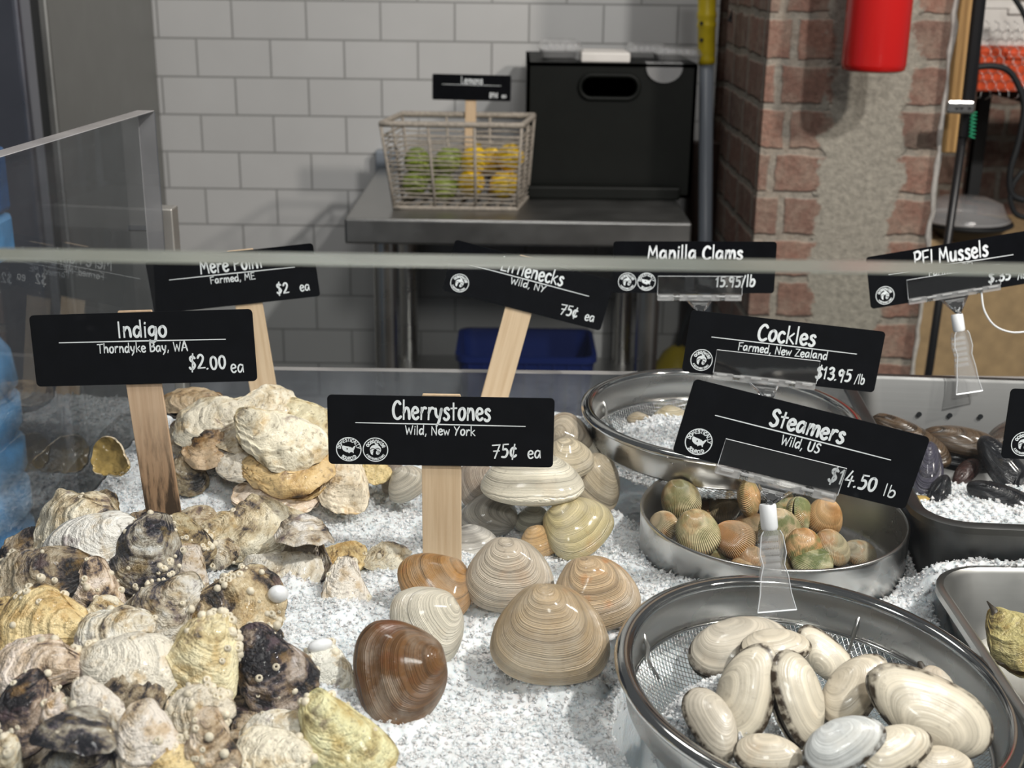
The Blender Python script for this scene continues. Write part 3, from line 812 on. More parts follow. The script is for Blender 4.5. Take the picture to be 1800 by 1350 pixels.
for i in range(41):
    f_ = i / 40; p = q0 + (q1 - q0) * f_; pts.append(p + Vector((.0045 * math.cos(i * 1.1), .0045 * math.sin(i * 1.1) - .02, 0)))
b.tube(pts, .0013, 5); tag(b.build('coiled_cord', M['green'], smooth=True), 'small green coiled cord hanging under the clamp on the post', 'cord')
y = 2.55
q0, q1 = PY(1708, 152, y), PY(1830, 185, y)
SH_Z = q0.z
t = thing('wire_shelf', 'dark metal shelf holding the orange and white crates', 'shelf', ((q0.x + 1.35) / 2 + .1, y + .15, SH_Z))
b = MB(); b.box((0, 0, -.015), (1.35 - q0.x, .3, .03)); b.build('shelf_board', M['gasket'], t, bevel=.003)
b = MB()
for sx in (-1, 1): b.box((sx * (1.35 - q0.x) / 2.3, .14, (2.4 - SH_Z) / 2 - SH_Z / 2), (.025, .025, 2.4))
b.build('upright', M['gasket'], t)
def crate(u0, u1, v0, v1, yy, dep, mat, name, label, cat):
    a, c = PY(u0, v1, yy), PY(u1, v0, yy)
    t = thing(name, label, cat, ((a.x + c.x) / 2, yy + dep / 2, a.z))
    w_, h_ = c.x - a.x, c.z - a.z
    b = MB(); loops = []
    for k, z in ((.95, 0), (1, h_ - .012), (1.03, h_ - .012), (1.03, h_), (.96, h_), (.9, .008)):
        loops.append([(sx * w_ / 2 * k, sy * dep / 2 * k, z) for sx, sy in ((-1, -1), (1, -1), (1, 1), (-1, 1))])
    loops_mesh(b, loops, True, True); b.build('body', M[mat], t)
    b = MB(); b.box((0, -dep / 2 - .003, h_ * .8), (w_ * .3, .008, .014)); b.build('grip', M[mat], t, bevel=.003)
    return t
crate(1716, 1850, 82, 160, y + .02, .2, 'orange', 'orange_crate', 'orange plastic crate on the dark shelf at the upper right', 'crate')
o = crate(1722, 1850, 4, 80, y + .02, .2, 'white_box', 'white_crate', 'white crate stacked on the orange crate at the upper right', 'crate')
# hexagonal wire mesh in front of the crates
a, c = PY(1716, 165, y - .01), PY(1850, 40, y - .01)
b = MB(); hs = .0105; nx = int((c.x - a.x) / (hs * 1.732)) + 1; nz = int((c.z - a.z) / (hs * 1.5)) + 1
for j in range(nz):
    for i in range(nx):
        cx = a.x + (i + .5 * (j % 2)) * hs * 1.732; cz = a.z + j * hs * 1.5
        P = [Vector((cx + hs * math.sin(math.radians(k)), y - .01, cz + hs * math.cos(math.radians(k)))) for k in (0, 60, 120, 180)]
        b.tube(P, .0008, 4)
tag(b.build('hexagonal_wire_mesh', M['steel'], smooth=True), 'hexagonal wire mesh stretched in front of the orange and white crates', 'wire mesh')
cx_ = [[(1715, 118), (1745, 116), (1772, 124), (1790, 150), (1800, 190), (1790, 250), (1776, 300), (1778, 340), (1800, 352)],
       [(1782, -5), (1800, 25), (1812, 60)],
       [(1798, 300), (1782, 322), (1776, 350), (1786, 376), (1808, 384)]]
for i, (pts, lab) in enumerate(zip(cx_, ('thick black cable arching across the orange crate', 'black cable hanging at the upper right corner', 'loop of black cable beside the clear containers'))):
    P = [PY(u, v, 2.46) for u, v in pts]; P = [Vector(p) for p in catmull(P, 6)]
    b = MB(); b.tube(P, .0062 if i == 0 else .005, 8); tag(b.build('black_cable', M['gasket'], smooth=True), lab, 'cable', 'black cables at the right')
# counter with card, dark tray and clear container
q = PY(1700, 392, 2.5)
b = MB(); b.box((q.x + .17, 2.62, q.z - .34), (.56, .28, .62)); tag(b.build('cardboard_box', M['card'], bevel=.004), 'brown cardboard box under the clear containers behind the pillar', 'box')
z0 = q.z - .03
t = thing('dark_tray', 'black plastic tray with rounded sides under the clear container lid', 'tray', (PY(1716, 385, 2.45).x, 2.5, z0))
b = MB(); b.lathe([(.0, 0), (.045, 0), (.075, .022), (.088, .03), (.088, .034), (.07, .03), (.04, .006)], 32); b.build('body', M['gasket'], t, smooth=True)
t = thing('clear_lid_container', 'clear plastic domed container stacked on the black tray', 'container', (PY(1710, 380, 2.45).x, 2.5, z0 + .036))
b = MB(); b.lathe([(.0, 0), (.085, 0), (.088, .006), (.082, .012), (.07, .036), (.04, .046), (0, .047)], 32); b.build('dome', M['clam_shell_plastic'], t, smooth=True)
b = MB(); b.tube([(.087 * math.cos(i * .2618), .087 * math.sin(i * .2618), .004) for i in range(24)], .003, 6, closed=True); b.build('rim', M['clam_shell_plastic'], t, smooth=True)

# ---------------------------------------------------------------- blue goods outside the left acrylic side
y = 1.50
q = PY(10, 600, y)
t = thing('blue_water_jug', 'light blue ribbed water jug beyond the clear side panel', 'jug', (q.x - .092, y, PY(10, 470, y).z - .522))
b = MB(); pr = [(0, 0), (.085, 0), (.095, .02)]
z = .02
for i in range(6): pr += [(.095, z + .006), (.095, z + .038), (.087, z + .045), (.087, z + .052)]; z += .058
pr += [(.095, z), (.09, z + .04), (.06, z + .085), (.03, z + .105), (.03, z + .13), (0, z + .13)]
b.lathe(pr, 40); b.build('body', M['blue'], t, smooth=True)
b = MB(); b.lathe([(.034, z + .115), (.034, z + .15), (0, z + .15)], 24); b.build('cap', M['blue_dark'], t, smooth=True)
t2 = thing('blue_carton', 'blue film wrapped carton with green and yellow label at the left edge', 'carton', (PY(19, 330, y).x - .092, y, PY(10, 385, y).z))
h_ = PY(10, 268, y).z - PY(10, 385, y).z
b = MB(); b.box((0, 0, h_ / 2), (.135, .12, h_)); b.build('body', M['blue_dark'], t2, bevel=.006)
b = MB(); b.box((.057, -.0605, h_ * .5), (.018, .002, h_ * .38)); b.build('label_border', M['label_yellow'], t2)
b = MB(); b.box((.0575, -.062, h_ * .5), (.011, .002, h_ * .28)); b.build('label_patch', M['label_green'], t2)
b = MB(); b.box((.0, -.0605, h_ * .84), (.13, .002, h_ * .09)); b.build('white_stripe', M['blue'], t2)
t3 = thing('blue_case', 'pale blue plastic case under the blue carton at the left edge', 'case', (PY(30, 440, y).x - .100, y, PY(10, 470, y).z))
h_ = PY(10, 388, y).z - PY(10, 470, y).z
b = MB(); b.box((0, 0, h_ / 2), (.15, .13, h_)); b.build('body', M['blue'], t3, bevel=.008)
b = MB(); b.box((.03, -.067, h_ * .3), (.05, .004, h_ * .2)); b.build('handle', M['blue_dark'], t3, bevel=.002)
# side counter that carries them
jz = PY(10, 470, 1.5).z - .522
b = MB(); b.box((-.66, 1.50, jz / 2), (.30, .30, jz)); tag(b.build('side_counter', M['steel_dark'], bevel=.005), 'steel side counter carrying the blue jug left of the ice display', 'counter')
# ---------------------------------------------------------------- ice display: bin, panels
ICE = 0.905
def xl(y): return -0.387 + (y - 0.873) * 0.0955        # inner face of the acrylic side
BX1, BY0, BY1 = 0.82, 0.475, 1.285
t = thing('ice_bin', 'stainless bin full of crushed ice behind the clear front glass', 'bin', (0, 0, 0))
b = MB(); b.box(((xl(.9) - .01 + BX1) / 2, (BY0 + BY1) / 2, .79), (BX1 - xl(.9) + .06, BY1 - BY0 + .05, .04)); b.build('floor_plate', M['steel_dark'], t)
b = MB(); b.hexa([(xl(BY0) - .02, BY0 - .045, .0), (BX1, BY0 - .045, .0), (BX1, BY1 + .05, .0), (xl(BY1) - .02, BY1 + .05, .0), (xl(BY0) - .02, BY0 - .045, .77), (BX1, BY0 - .045, .77), (BX1, BY1 + .05, .77), (xl(BY1) - .02, BY1 + .05, .77)])
b.build('cabinet', M['steel_dark'], t)
def sheet(name, p, top_mat, pane_mat, label):
    """p: 8 corners; the four narrow faces take the edge material"""
    b = MB(); b.hexa(p)
    b.mi = [1, 1, 0, 1, 0, 1]
    o = b.build(name, [pane_mat, top_mat], bevel=.0012, seg=2)
    return tag(o, label, 'panel')
GY, GT = 0.445, 0.0205
g0, g1 = PY(0, 457, GY), PY(1800, 486, GY)
zt = (g0.z + g1.z) / 2
yl, yr, gxl, gxr = GY + .006, GY - .006, -.62, .95
def gy(x): return yl + (yr - yl) * (x - gxl) / (gxr - gxl)
zl, zr = zt, zt
sheet('front_glass_panel', [(gxl, yl, .775), (gxr, yr, .775), (gxr, yr + GT, .775), (gxl, yl + GT, .775), (gxl, yl, zl), (gxr, yr, zr), (gxr, yr + GT, zr), (gxl, yl + GT, zl)],
      M['edge'], M['pane'], 'wide clear front glass panel with greenish top edge before all the signs')
SZ = PY(240, 196, 1.25).z
ya, yb, T2 = .475, 1.262, .018
b = MB(); b.hexa([(xl(ya) - T2, ya, .79), (xl(ya), ya, .79), (xl(yb), yb, .79), (xl(yb) - T2, yb, .79), (xl(ya) - T2, ya, SZ), (xl(ya), ya, SZ), (xl(yb), yb, SZ), (xl(yb) - T2, yb, SZ)])
b.mi = [1, 1, 1, 0, 1, 0]
tag(b.build('side_acrylic_panel', [M['side_pane'], M['edge_grey']], bevel=.0012), 'thick clear acrylic panel standing at the left side of the ice', 'panel')
bz = PY(700, 652, 1.30).z
b = MB(); b.hexa([(xl(1.3), 1.298, .79), (BX1, 1.298, .79), (BX1, 1.31, .79), (xl(1.3), 1.31, .79), (xl(1.3), 1.298, bz), (BX1, 1.298, bz), (BX1, 1.31, bz), (xl(1.3), 1.31, bz)])
b.mi = [1, 1, 0, 1, 0, 1]
tag(b.build('back_acrylic_panel', [M['back_pane'], M['edge_grey']], bevel=.001), 'low dusty acrylic panel along the back of the ice', 'panel')
pz = PY(290, 362, 1.295)
t = thing('corner_post', 'square stainless corner post behind the left acrylic panel', 'post', (pz.x, 1.29, .79))
b = MB(); b.box((0, 0, (pz.z - .79) / 2), (.023, .023, pz.z - .79)); b.build('post', M['post'], t, bevel=.0015)
b = MB(); b.box((-.022, -.004, pz.z - .79 - .02), (.024, .02, .006)); b.build('clip', M['chrome'], t, bevel=.0015)

# ---------------------------------------------------------------- where pans sit in the ice
FC = dict(c=Vector((PZ(1441, 1200, .94).x, .683, .938)), r=.1235, tilt=(math.radians(3.0), math.radians(5.0)))   # front colander
BC = dict(c=Vector((PZ(1270, 712, .963).x - .004, 1.098, .963)), r=.128, tilt=(0, math.radians(1.5)))                    # back colander
CP = dict(c=Vector((PZ(1361, 905, .935).x, .938, .935)), r=.1055)                                                  # cockle pan
HP = dict(x0=.313, y0=.872, y1=1.222, z=.960, w=.53, yaw=math.radians(-4.2))                                       # perforated pan
TP = dict(x0=.310, y1=.848, d=.265, w=.325, z=.932)                                                                # shallow tray
def hp_local(x, y):
    c, s = math.cos(HP['yaw']), math.sin(HP['yaw']); dx, dy = x - HP['x0'], y - HP['y0']
    return dx * c + dy * s, -dx * s + dy * c
def sstep(a, b_, x): 
    t_ = np.clip((x - a) / (b_ - a), 0, 1); return t_ * t_ * (3 - 2 * t_)
def ice_z(x, y, detail=True):
    x = np.asarray(x, float); y = np.asarray(y, float)
    P = np.stack([x, y, np.zeros_like(x)], -1).reshape(-1, 3)
    z = ICE + .009 * fbm(P * 7 + 3, 2, 11).reshape(x.shape)
    z = z + .034 * np.exp(-((x + .20) / .15) ** 2 - ((y - 1.14) / .085) ** 2)          # mound under the back oysters
    z = z + .028 * np.exp(-((x - .03) / .10) ** 2 - ((y - 1.13) / .07) ** 2)           # mound under the small clams
    z = z + .012 * np.exp(-((x + .28) / .05) ** 2 - ((y - 1.03) / .04) ** 2)
    z = z + .010 * np.exp(-((x + .02) / .10) ** 2 - ((y - .60) / .08) ** 2)
    z = z + .012 * np.exp(-((x + .22) / .12) ** 2 - ((y - .72) / .14) ** 2)
    for u_, v_, hh_ in ((955, 1192, .013), (1010, 1190, .010), (915, 1175, .014), (665, 1272, .015), (720, 1276, .012), (735, 1172, .012), (790, 1165, .010), (870, 1085, .012), (1075, 1118, .012), (575, 1245, .012), (720, 1085, .010), (600, 1078, .010), (510, 1032, .010)):
        q = PZ(u_, v_, ICE + .004)      # ice pushed up round the feet of the standing shells
        z = z + hh_ * np.exp(-((x - q.x) / .022) ** 2 - ((y - q.y) / .014) ** 2)
    z = z + .030 * sstep(.29, .32, x) * np.exp(-((y - .862 + (x - .31) * .07) / .016) ** 2)   # ice heaped against the mussel pan
    z = z - .020 * sstep(1.2, 1.3, y)
    for D, k in ((FC, 1.0), (BC, 1.0), (CP, 1.0)):
        r = np.hypot(x - D['c'].x, y - D['c'].y) / D['r']
        z = z - .075 * (1 - sstep(.93, 1.0, r))
    lx, ly = hp_local(x, y)
    z = z - .09 * (sstep(.0, .02, lx) * sstep(0, .02, ly) * (1 - sstep(HP['y1'] - HP['y0'] - .02, HP['y1'] - HP['y0'], ly)))
    z = z - .07 * (sstep(TP['x0'], TP['x0'] + .012, x) * (1 - sstep(TP['y1'] - .012, TP['y1'], y)) * sstep(TP['y1'] - TP['d'], TP['y1'] - TP['d'] + .012, y))
    if detail:
        P3 = P * 170
        z = z + .0020 * np.abs(fbm(P3, 3, 23)).reshape(x.shape) + .0022 * fbm(P * 60, 2, 31).reshape(x.shape)
    return z
IV = np.array([(1, 0, 0), (-1, 0, 0), (0, 1, 0), (0, -1, 0), (0, 0, 1), (0, 0, -1)], float)
IF = np.array([(0, 2, 4), (2, 1, 4), (1, 3, 4), (3, 0, 4), (2, 0, 5), (1, 2, 5), (3, 1, 5), (0, 3, 5)])
def granules(P, size, seed):
    """many small irregular ice grains at points P"""
    rng = np.random.default_rng(seed); n = len(P)
    Vv = IV[None] * (1 + rng.uniform(-.35, .35, (n, 6, 1))) * rng.uniform(.55, 1.25, (n, 1, 3))
    a = rng.normal(size=(n, 4)); a /= np.linalg.norm(a, axis=1, keepdims=True)
    w_, x_, y_, z_ = a.T
    R = np.stack([1 - 2 * (y_**2 + z_**2), 2 * (x_*y_ - z_*w_), 2 * (x_*z_ + y_*w_), 2 * (x_*y_ + z_*w_), 1 - 2 * (x_**2 + z_**2), 2 * (y_*z_ - x_*w_), 2 * (x_*z_ - y_*w_), 2 * (y_*z_ + x_*w_), 1 - 2 * (x_**2 + y_**2)], -1).reshape(n, 3, 3)
    Vv = np.einsum('nij,nkj->nki', R, Vv) * (size * rng.uniform(.5, 1.3, (n, 1, 1)) ** 1.3) + P[:, None]
    Ff = IF[None] + (np.arange(n) * 6)[:, None, None]
    return Vv.reshape(-1, 3), Ff.reshape(-1, 3)
def ice_object(name, V0, Q0, V1, T1, label):
    """surface quads split to triangles plus grains, as one mesh"""
    tri = np.concatenate([Q0[:, [0, 1, 2]], Q0[:, [0, 2, 3]]])
    me = np_mesh(name, np.concatenate([V0, V1]), np.concatenate([tri, T1 + len(V0)]), M['ice'], smooth=False)
    sm = np.zeros(len(me.polygons), bool); sm[:len(tri)] = True; me.polygons.foreach_set('use_smooth', sm)
    return tag(put(name, me), label, 'ice', kind='stuff')
ny, nx = 420, 620
yy = np.linspace(BY0 - .004, 1.297, ny)[:, None] * np.ones((1, nx))
tx = np.linspace(0, 1, nx)[None] * np.ones((ny, 1))
xx = (xl(yy) + .001) * (1 - tx) + .80 * tx
zz = ice_z(xx, yy)
V0 = np.stack([xx, yy, zz], -1).reshape(-1, 3)
idx = np.arange(ny * nx).reshape(ny, nx)
Q0 = np.stack([idx[:-1, :-1], idx[:-1, 1:], idx[1:, 1:], idx[1:, :-1]], -1).reshape(-1, 4)
rng = np.random.default_rng(7)
n = 120000
gy_ = BY0 + (1.29 - BY0) * rng.random(n) ** 1.25
gx_ = xl(gy_) + .004 + (.50 - xl(gy_)) * rng.random(n)
gz_ = ice_z(gx_, gy_)
keep = gz_ > ICE - .03
P = np.stack([gx_, gy_, gz_ + rng.uniform(-.0008, .0016, n)], -1)[keep]
V1, T1 = granules(P, .00155, 3)
ice_object('crushed_ice', V0, Q0, V1, T1, 'bed of crushed ice filling the bin under the shells and pans')

def ice_patch(name, cx, cy, z, rx, ry, h, label, seed, n=3000, clip=None):
    """a low heap of ice inside a pan"""
    k = 60
    g = np.linspace(-1, 1, k); X, Y = np.meshgrid(g, g)
    r = np.sqrt(X * X + Y * Y); sc = np.where(r > 1, 1 / np.maximum(r, 1e-6), 1)
    mm = np.maximum(np.abs(X), np.abs(Y)); X2 = X * np.where(r > 0, mm / np.maximum(r, 1e-6), 1); Y2 = Y * np.where(r > 0, mm / np.maximum(r, 1e-6), 1)
    if clip == 'rect': X2, Y2 = X, Y; d = np.maximum(np.abs(X), np.abs(Y))
    else: d = np.hypot(X2, Y2)
    PX, PYY = cx + X2 * rx, cy + Y2 * ry
    Pn = np.stack([PX, PYY, np.full_like(PX, seed)], -1).reshape(-1, 3)
    PZ_ = z + h * (1 - d ** 2.2) + (.006 * fbm(Pn * 22, 2, seed) + .003 * np.abs(fbm(Pn * 170, 3, seed))).reshape(PX.shape) * (d < .98)
    V = np.stack([PX, PYY, PZ_], -1).reshape(-1, 3)
    ii = np.arange(k * k).reshape(k, k)
    Q = np.stack([ii[:-1, :-1], ii[:-1, 1:], ii[1:, 1:], ii[1:, :-1]], -1).reshape(-1, 4)
    rg = np.random.default_rng(seed); sel = rg.integers(0, k * k, n)
    Pp = V[sel] + rg.uniform(-.0015, .0015, (n, 3)); Pp[:, 2] += .0006
    V1, T1 = granules(Pp, .0016, seed)
    return ice_object(name, V, Q, V1, T1, label)

# ---------------------------------------------------------------- colanders and pans
def colander(D, label, bowl=.072):
    t = thing('mesh_colander', label, 'colander', D['c'])
    t.rotation_euler = (D['tilt'][0], D['tilt'][1], 0)
    R = D['r']; band = .027
    b = MB()   # rolled rim
    prof = []
    for i in range(12):
        a = 2 * math.pi * i / 12; prof.append((R - .0058 + .0058 * math.cos(a), -.0014 + .0036 * math.sin(a)))
    b.lathe(prof, 128, close=True); b.build('rim', M['chrome'], t, smooth=True)
    b = MB(); Ri = R - .0108
    b.lathe([(Ri + .002, -.001), (Ri, -.004), (Ri - .002, -band), (Ri - .001, -band - .002), (Ri + .0005, -band), (Ri + .0025, -.005), (Ri + .002, -.001)], 128)
    b.build('band', M['steel'], t, smooth=True)
    b = MB(); b.tube([((Ri - .003) * math.cos(i * .0491), (Ri - .003) * math.sin(i * .0491), -band - .001) for i in range(128)], .0014, 6, closed=True); b.build('lower_ring', M['chrome'], t, smooth=True)
    # woven wire bowl: two families of wires draped on the bowl
    rb = Ri - .0035
    def zb(x, y):
        q = np.clip(np.hypot(x, y) / rb, 0, 1); return -band - .001 - (bowl - band) * (1 - q ** 3.2)
    V = []; Fq = []; base = 0; pitch = .0027; rw = .00030
    ks = np.arange(-rb + .001, rb, pitch)
    for fam in (0, 1):
        for ki, k_ in enumerate(ks):
            L = math.sqrt(max(rb * rb - k_ * k_, 0)); m_ = max(int(L * 2 / .0045), 4)
            u_ = np.linspace(-L, L, m_); c_ = np.full(m_, k_)
            x_, y_ = (u_, c_) if fam == 0 else (c_, u_)
            ang = math.radians(18); x2, y2 = x_ * math.cos(ang) - y_ * math.sin(ang), x_ * math.sin(ang) + y_ * math.cos(ang)
            z_ = zb(x2, y2)
            z_ = z_ + .00028 * (1 if fam == 0 else -1)
            side = np.array([-math.sin(ang), math.cos(ang)]) if fam == 0 else np.array([math.cos(ang), math.sin(ang)])
            for dx, dz in ((rw, 0), (0, rw), (-rw, 0), (0, -rw)):
                V.append(np.stack([x2 + side[0] * dx, y2 + side[1] * dx, z_ + dz], -1))
            i0 = base
            for c4 in range(4):
                a = i0 + c4 * m_ + np.arange(m_ - 1); d = i0 + ((c4 + 1) % 4) * m_ + np.arange(m_ - 1)
                Fq.append(np.stack([a, a + 1, d + 1, d], -1))
            base += 4 * m_
    put('wire_bowl', np_mesh('wire_bowl', np.concatenate(V), np.concatenate(Fq), M['wire']), t)
    for a in (62, 152, 242, 332):
        ca, sa = math.cos(math.radians(a)), math.sin(math.radians(a)); b = MB()
        b.tube([((Ri + .002) * ca, (Ri + .002) * sa, -.010), ((Ri - .004) * ca, (Ri - .004) * sa, -.020), ((rb - .001) * ca, (rb - .001) * sa, -band - .003), (rb * .9 * ca, rb * .9 * sa, float(zb(np.array(rb * .9 * ca), np.array(rb * .9 * sa))) - .0012)], .0016, 6)
        b.build('strap', M['steel'], t, smooth=True)
    b = MB(); b.lathe([(R * .45, -bowl - .001), (R * .48, -bowl + .008), (R * .47, -bowl + .008)], 64); b.build('foot_ring', M['steel'], t, smooth=True)
    return t
colander(FC, 'large steel mesh colander of cream steamer clams in the front corner', .068)
colander(BC, 'steel mesh colander holding ice and few small clams at the back', .070)
# round solid pan of cockles
t = thing('round_pan', 'round solid steel pan of small ribbed cockles between the colanders', 'pan', CP['c'])
R = CP['r']; b = MB()
b.lathe([(0, -.049), (R - .006, -.049), (R - .001, -.044), (R - .0002, -.002), (R, 0), (R - .0006, .0012), (R - .0022, .0012), (R - .003, -.001), (R - .0042, -.040), (R - .010, -.046), (0, -.046)], 128); b.build('body', M['steel'], t, smooth=True)
# perforated hotel pan
def rrect(x0, y0, x1, y1, r, z, n=8):
    out = []
    for cx, cy, a0 in ((x1 - r, y1 - r, 0), (x0 + r, y1 - r, 90), (x0 + r, y0 + r, 180), (x1 - r, y0 + r, 270)):
        for i in range(n):
            a = math.radians(a0 + 90 * i / (n - 1)); out.append((cx + r * math.cos(a), cy + r * math.sin(a), z))
    return out
def pan_body(b, w, d, h, rim, taper, r, t_=.0012):
    L = [rrect(-rim, -rim, w + rim, d + rim, r + rim, -.006), rrect(-rim, -rim, w + rim, d + rim, r + rim, -.001), rrect(-rim + .0015, -rim + .0015, w + rim - .0015, d + rim - .0015, r + rim, 0), rrect(-.002, -.002, w + .002, d + .002, r + .002, 0),
         rrect(.001, .001, w - .001, d - .001, r, -.003), rrect(taper * .9, taper * .9, w - taper * .9, d - taper * .9, r, -h + .01), rrect(taper + .006, taper + .006, w - taper - .006, d - taper - .006, r, -h)]
    loops_mesh(b, L, False, True)
    L2 = [rrect(-.004, -.004, w + .004, d + .004, r + .004, -.004), rrect(taper * .9 - t_ * 2, taper * .9 - t_ * 2, w - taper * .9 + t_ * 2, d - taper * .9 + t_ * 2, r, -h + .008), rrect(taper, taper, w - taper, d - taper, r, -h - .002)]
    loops_mesh(b, L2, False, True)
hd = HP['y1'] - HP['y0']
t = thing('perforated_pan', 'rectangular perforated steel pan of black mussels at the right', 'pan', (HP['x0'], HP['y0'], HP['z']))
t.rotation_euler = (0, 0, HP['yaw'])
b = MB(); pan_body(b, HP['w'], hd, .10, .011, .014, .03); b.build('body', M['pan_dark'], t, smooth=True, auto=True)
b = MB(); b.prism([(.0026 * math.cos(i * .5236), .0026 * math.sin(i * .5236)) for i in range(12)], -.0004, .0004, lambda x, z, y: (x, y, z)); hole_me = b.mesh('perforation', M['gasket'])
for z in (-.036, -.056):
    for i in range(12): put('perforation', hole_me, t, (.07 + i * .030, hd - .0015 + z * .15 - .0006, z))
# yellow blob of shell stuck on the pan lip
b = MB(); b.lathe([(0, .0022), (.004, .0018), (.0062, 0)], 12)
o = put('shell_fragment', b.mesh('shell_fragment', M['nacre'], True), None, PZ(1617, 876, .955)); o.scale = (1.3, .7, 1); tag(o, 'small yellow shell fragment on the corner of the mussel pan', 'shell fragment')
t = thing('shallow_tray', 'shallow dull metal tray at the right front corner of the display', 'tray', (TP['x0'], TP['y1'] - TP['d'], TP['z']))
b = MB(); pan_body(b, TP['w'], TP['d'], .045, .007, .012, .035); b.build('body', M['alu'], t, smooth=True, auto=True)
ice_patch('crushed_ice', FC['c'].x - .055, FC['c'].y - .01, .888, .042, .062, .036, 'heap of crushed ice in the left of the front colander', 41, 4000)
ice_patch('crushed_ice', FC['c'].x - .005, FC['c'].y - .085, .885, .06, .022, .045, 'crushed ice at the near side of the front colander', 42, 3000)
ice_patch('crushed_ice', BC['c'].x - .006, BC['c'].y - .012, .922, .100, .092, .026, 'crushed ice in the middle of the back colander', 43, 6000)
_c, _s = math.cos(HP['yaw']), math.sin(HP['yaw'])
ice_patch('crushed_ice', HP['x0'] + .22, HP['y0'] + .105, .908, .205, .092, .018, 'crushed ice around the black mussels in the perforated pan', 44, 9000, 'rect')
# ---------------------------------------------------------------- hand lettering: pen strokes, 100 = 1 em; leading "-" keeps a stroke straight
GL = {
'A': (52, "0,0 24,74 30,74 50,0;-8,26 44,28"), 'B': (46, "6,74 5,0;2,72 26,76 38,62 30,46 8,40;8,40 36,40 44,20 30,3 3,0"), 'C': (46, "44,62 34,73 20,70 7,50 5,24 14,4 30,0 46,10"),
'D': (50, "-7,74 7,0;2,73 28,70 46,48 46,26 30,5 3,0"), 'E': (42, "-7,74 6,0;-6,74 40,76;-6,40 34,42;-5,0 42,2"), 'F': (40, "-8,74 5,0;-5,73 42,77;-7,40 34,42"),
'H': (46, "-6,75 5,0;-42,75 42,0;-6,38 42,39"), 'I': (16, "-8,75 6,0"), 'L': (38, "-6,76 6,2;-5,1 38,2"), 'M': (60, "-3,0 10,74;-10,74 28,26;-28,26 48,76;-48,76 56,0"), 'N': (52, "-5,0 7,74;-7,74 44,2;-44,0 46,76"),
'O': (52, "28,75 10,66 4,38 12,6 30,0 46,14 49,46 42,70 27,75"), 'P': (44, "-8,74 5,0;4,72 30,76 42,60 30,40 8,36"), 'R': (46, "-7,74 6,0;4,72 30,76 40,60 30,42 8,38;-20,40 44,0"),
'S': (42, "38,64 26,74 12,68 10,52 24,40 36,28 34,8 18,-1 4,8"), 'T': (46, "-2,73 48,76;-25,74 23,0"), 'U': (50, "6,75 5,24 14,3 30,1 42,16 45,76"), 'W': (66, "-3,75 16,0;-16,0 32,56;-32,56 48,0;-48,0 64,76"),
'Y': (46, "-3,75 24,38;-46,77 24,38 14,0"), 'Z': (46, "-4,72 42,74;-42,74 4,2;-4,2 46,3"),
'a': (44, "36,42 22,50 8,38 5,16 14,2 26,8 36,30;-37,48 40,2"), 'b': (42, "-8,78 6,2;7,26 18,46 32,44 38,26 30,4 16,0 6,8"), 'c': (36, "34,42 22,50 9,40 5,20 13,3 26,0 36,9"),
'd': (44, "36,40 22,50 8,38 5,16 14,1 26,6 36,26;-39,80 38,0"), 'e': (38, "7,24 34,30 32,44 20,50 8,40 5,20 13,3 26,0 37,9"), 'g': (42, "36,44 22,50 8,40 6,20 16,8 28,16 36,38;38,48 37,4 32,-18 18,-25 5,-18"),
'h': (42, "-9,80 6,0;7,26 18,46 30,46 36,30 37,0"), 'i': (14, "-8,49 7,0;-9,66 10,70"), 'k': (40, "-8,80 6,0;-36,48 8,22;-14,27 39,0"), 'l': (14, "-8,80 7,0"),
'm': (62, "-7,49 6,0;7,28 16,46 27,46 31,28 31,0;31,26 41,46 52,46 57,28 58,0"), 'n': (42, "-8,50 6,0;7,28 18,46 30,46 36,30 37,0"), 'o': (40, "22,50 9,41 5,20 13,3 26,1 36,16 37,36 30,48 20,50"),
'r': (32, "-8,49 6,0;7,26 14,42 24,49 33,46"), 's': (34, "31,42 22,50 10,44 12,32 24,24 30,12 22,1 11,0 3,7"), 't': (30, "-15,72 14,2;-2,50 30,52"), 'u': (42, "7,49 5,18 12,2 24,3 34,20 37,49;-37,49 39,0"),
'w': (52, "-3,49 14,2;-14,2 26,40;-26,40 38,2;-38,2 51,50"), 'y': (40, "6,49 8,24 18,12 30,18 38,49;-39,49 24,-6 10,-26"),
'0': (40, "22,62 8,52 5,26 14,3 28,3 37,24 34,52 20,62"), '1': (24, "-4,50 16,66;-16,66 13,0"), '2': (42, "5,52 14,66 28,66 35,52 26,30 4,2;-4,2 42,4"), '3': (38, "5,58 18,68 32,60 28,42 14,36;14,36 34,30 36,12 22,-1 4,6"),
'4': (42, "-24,70 4,24;-4,24 42,27;-30,46 27,-4"), '5': (38, "-12,66 38,68;-12,66 10,40;10,40 28,42 35,24 24,3 4,2"), '7': (42, "-3,64 42,67;-42,67 16,-2;-10,34 38,36"), '8': (38, "32,58 20,68 8,58 14,42 30,30 34,14 22,0 8,8 8,24 26,40 33,56"), '9': (38, "34,52 20,66 6,54 12,34 28,40 35,58;-35,58 26,-4"),
'$': (40, "36,54 24,64 10,58 12,44 26,34 34,20 24,4 10,2 3,10;-26,76 16,-12"), '¢': (38, "34,48 22,54 9,44 6,24 14,8 28,8 36,16;-27,70 16,-6"), '.': (14, "-4,0 8,2"), ',': (16, "-9,6 3,-14"), '/': (28, "-28,74 2,-6"), ' ': (22, ""), '-': (26, "-4,28 24,30"),
}
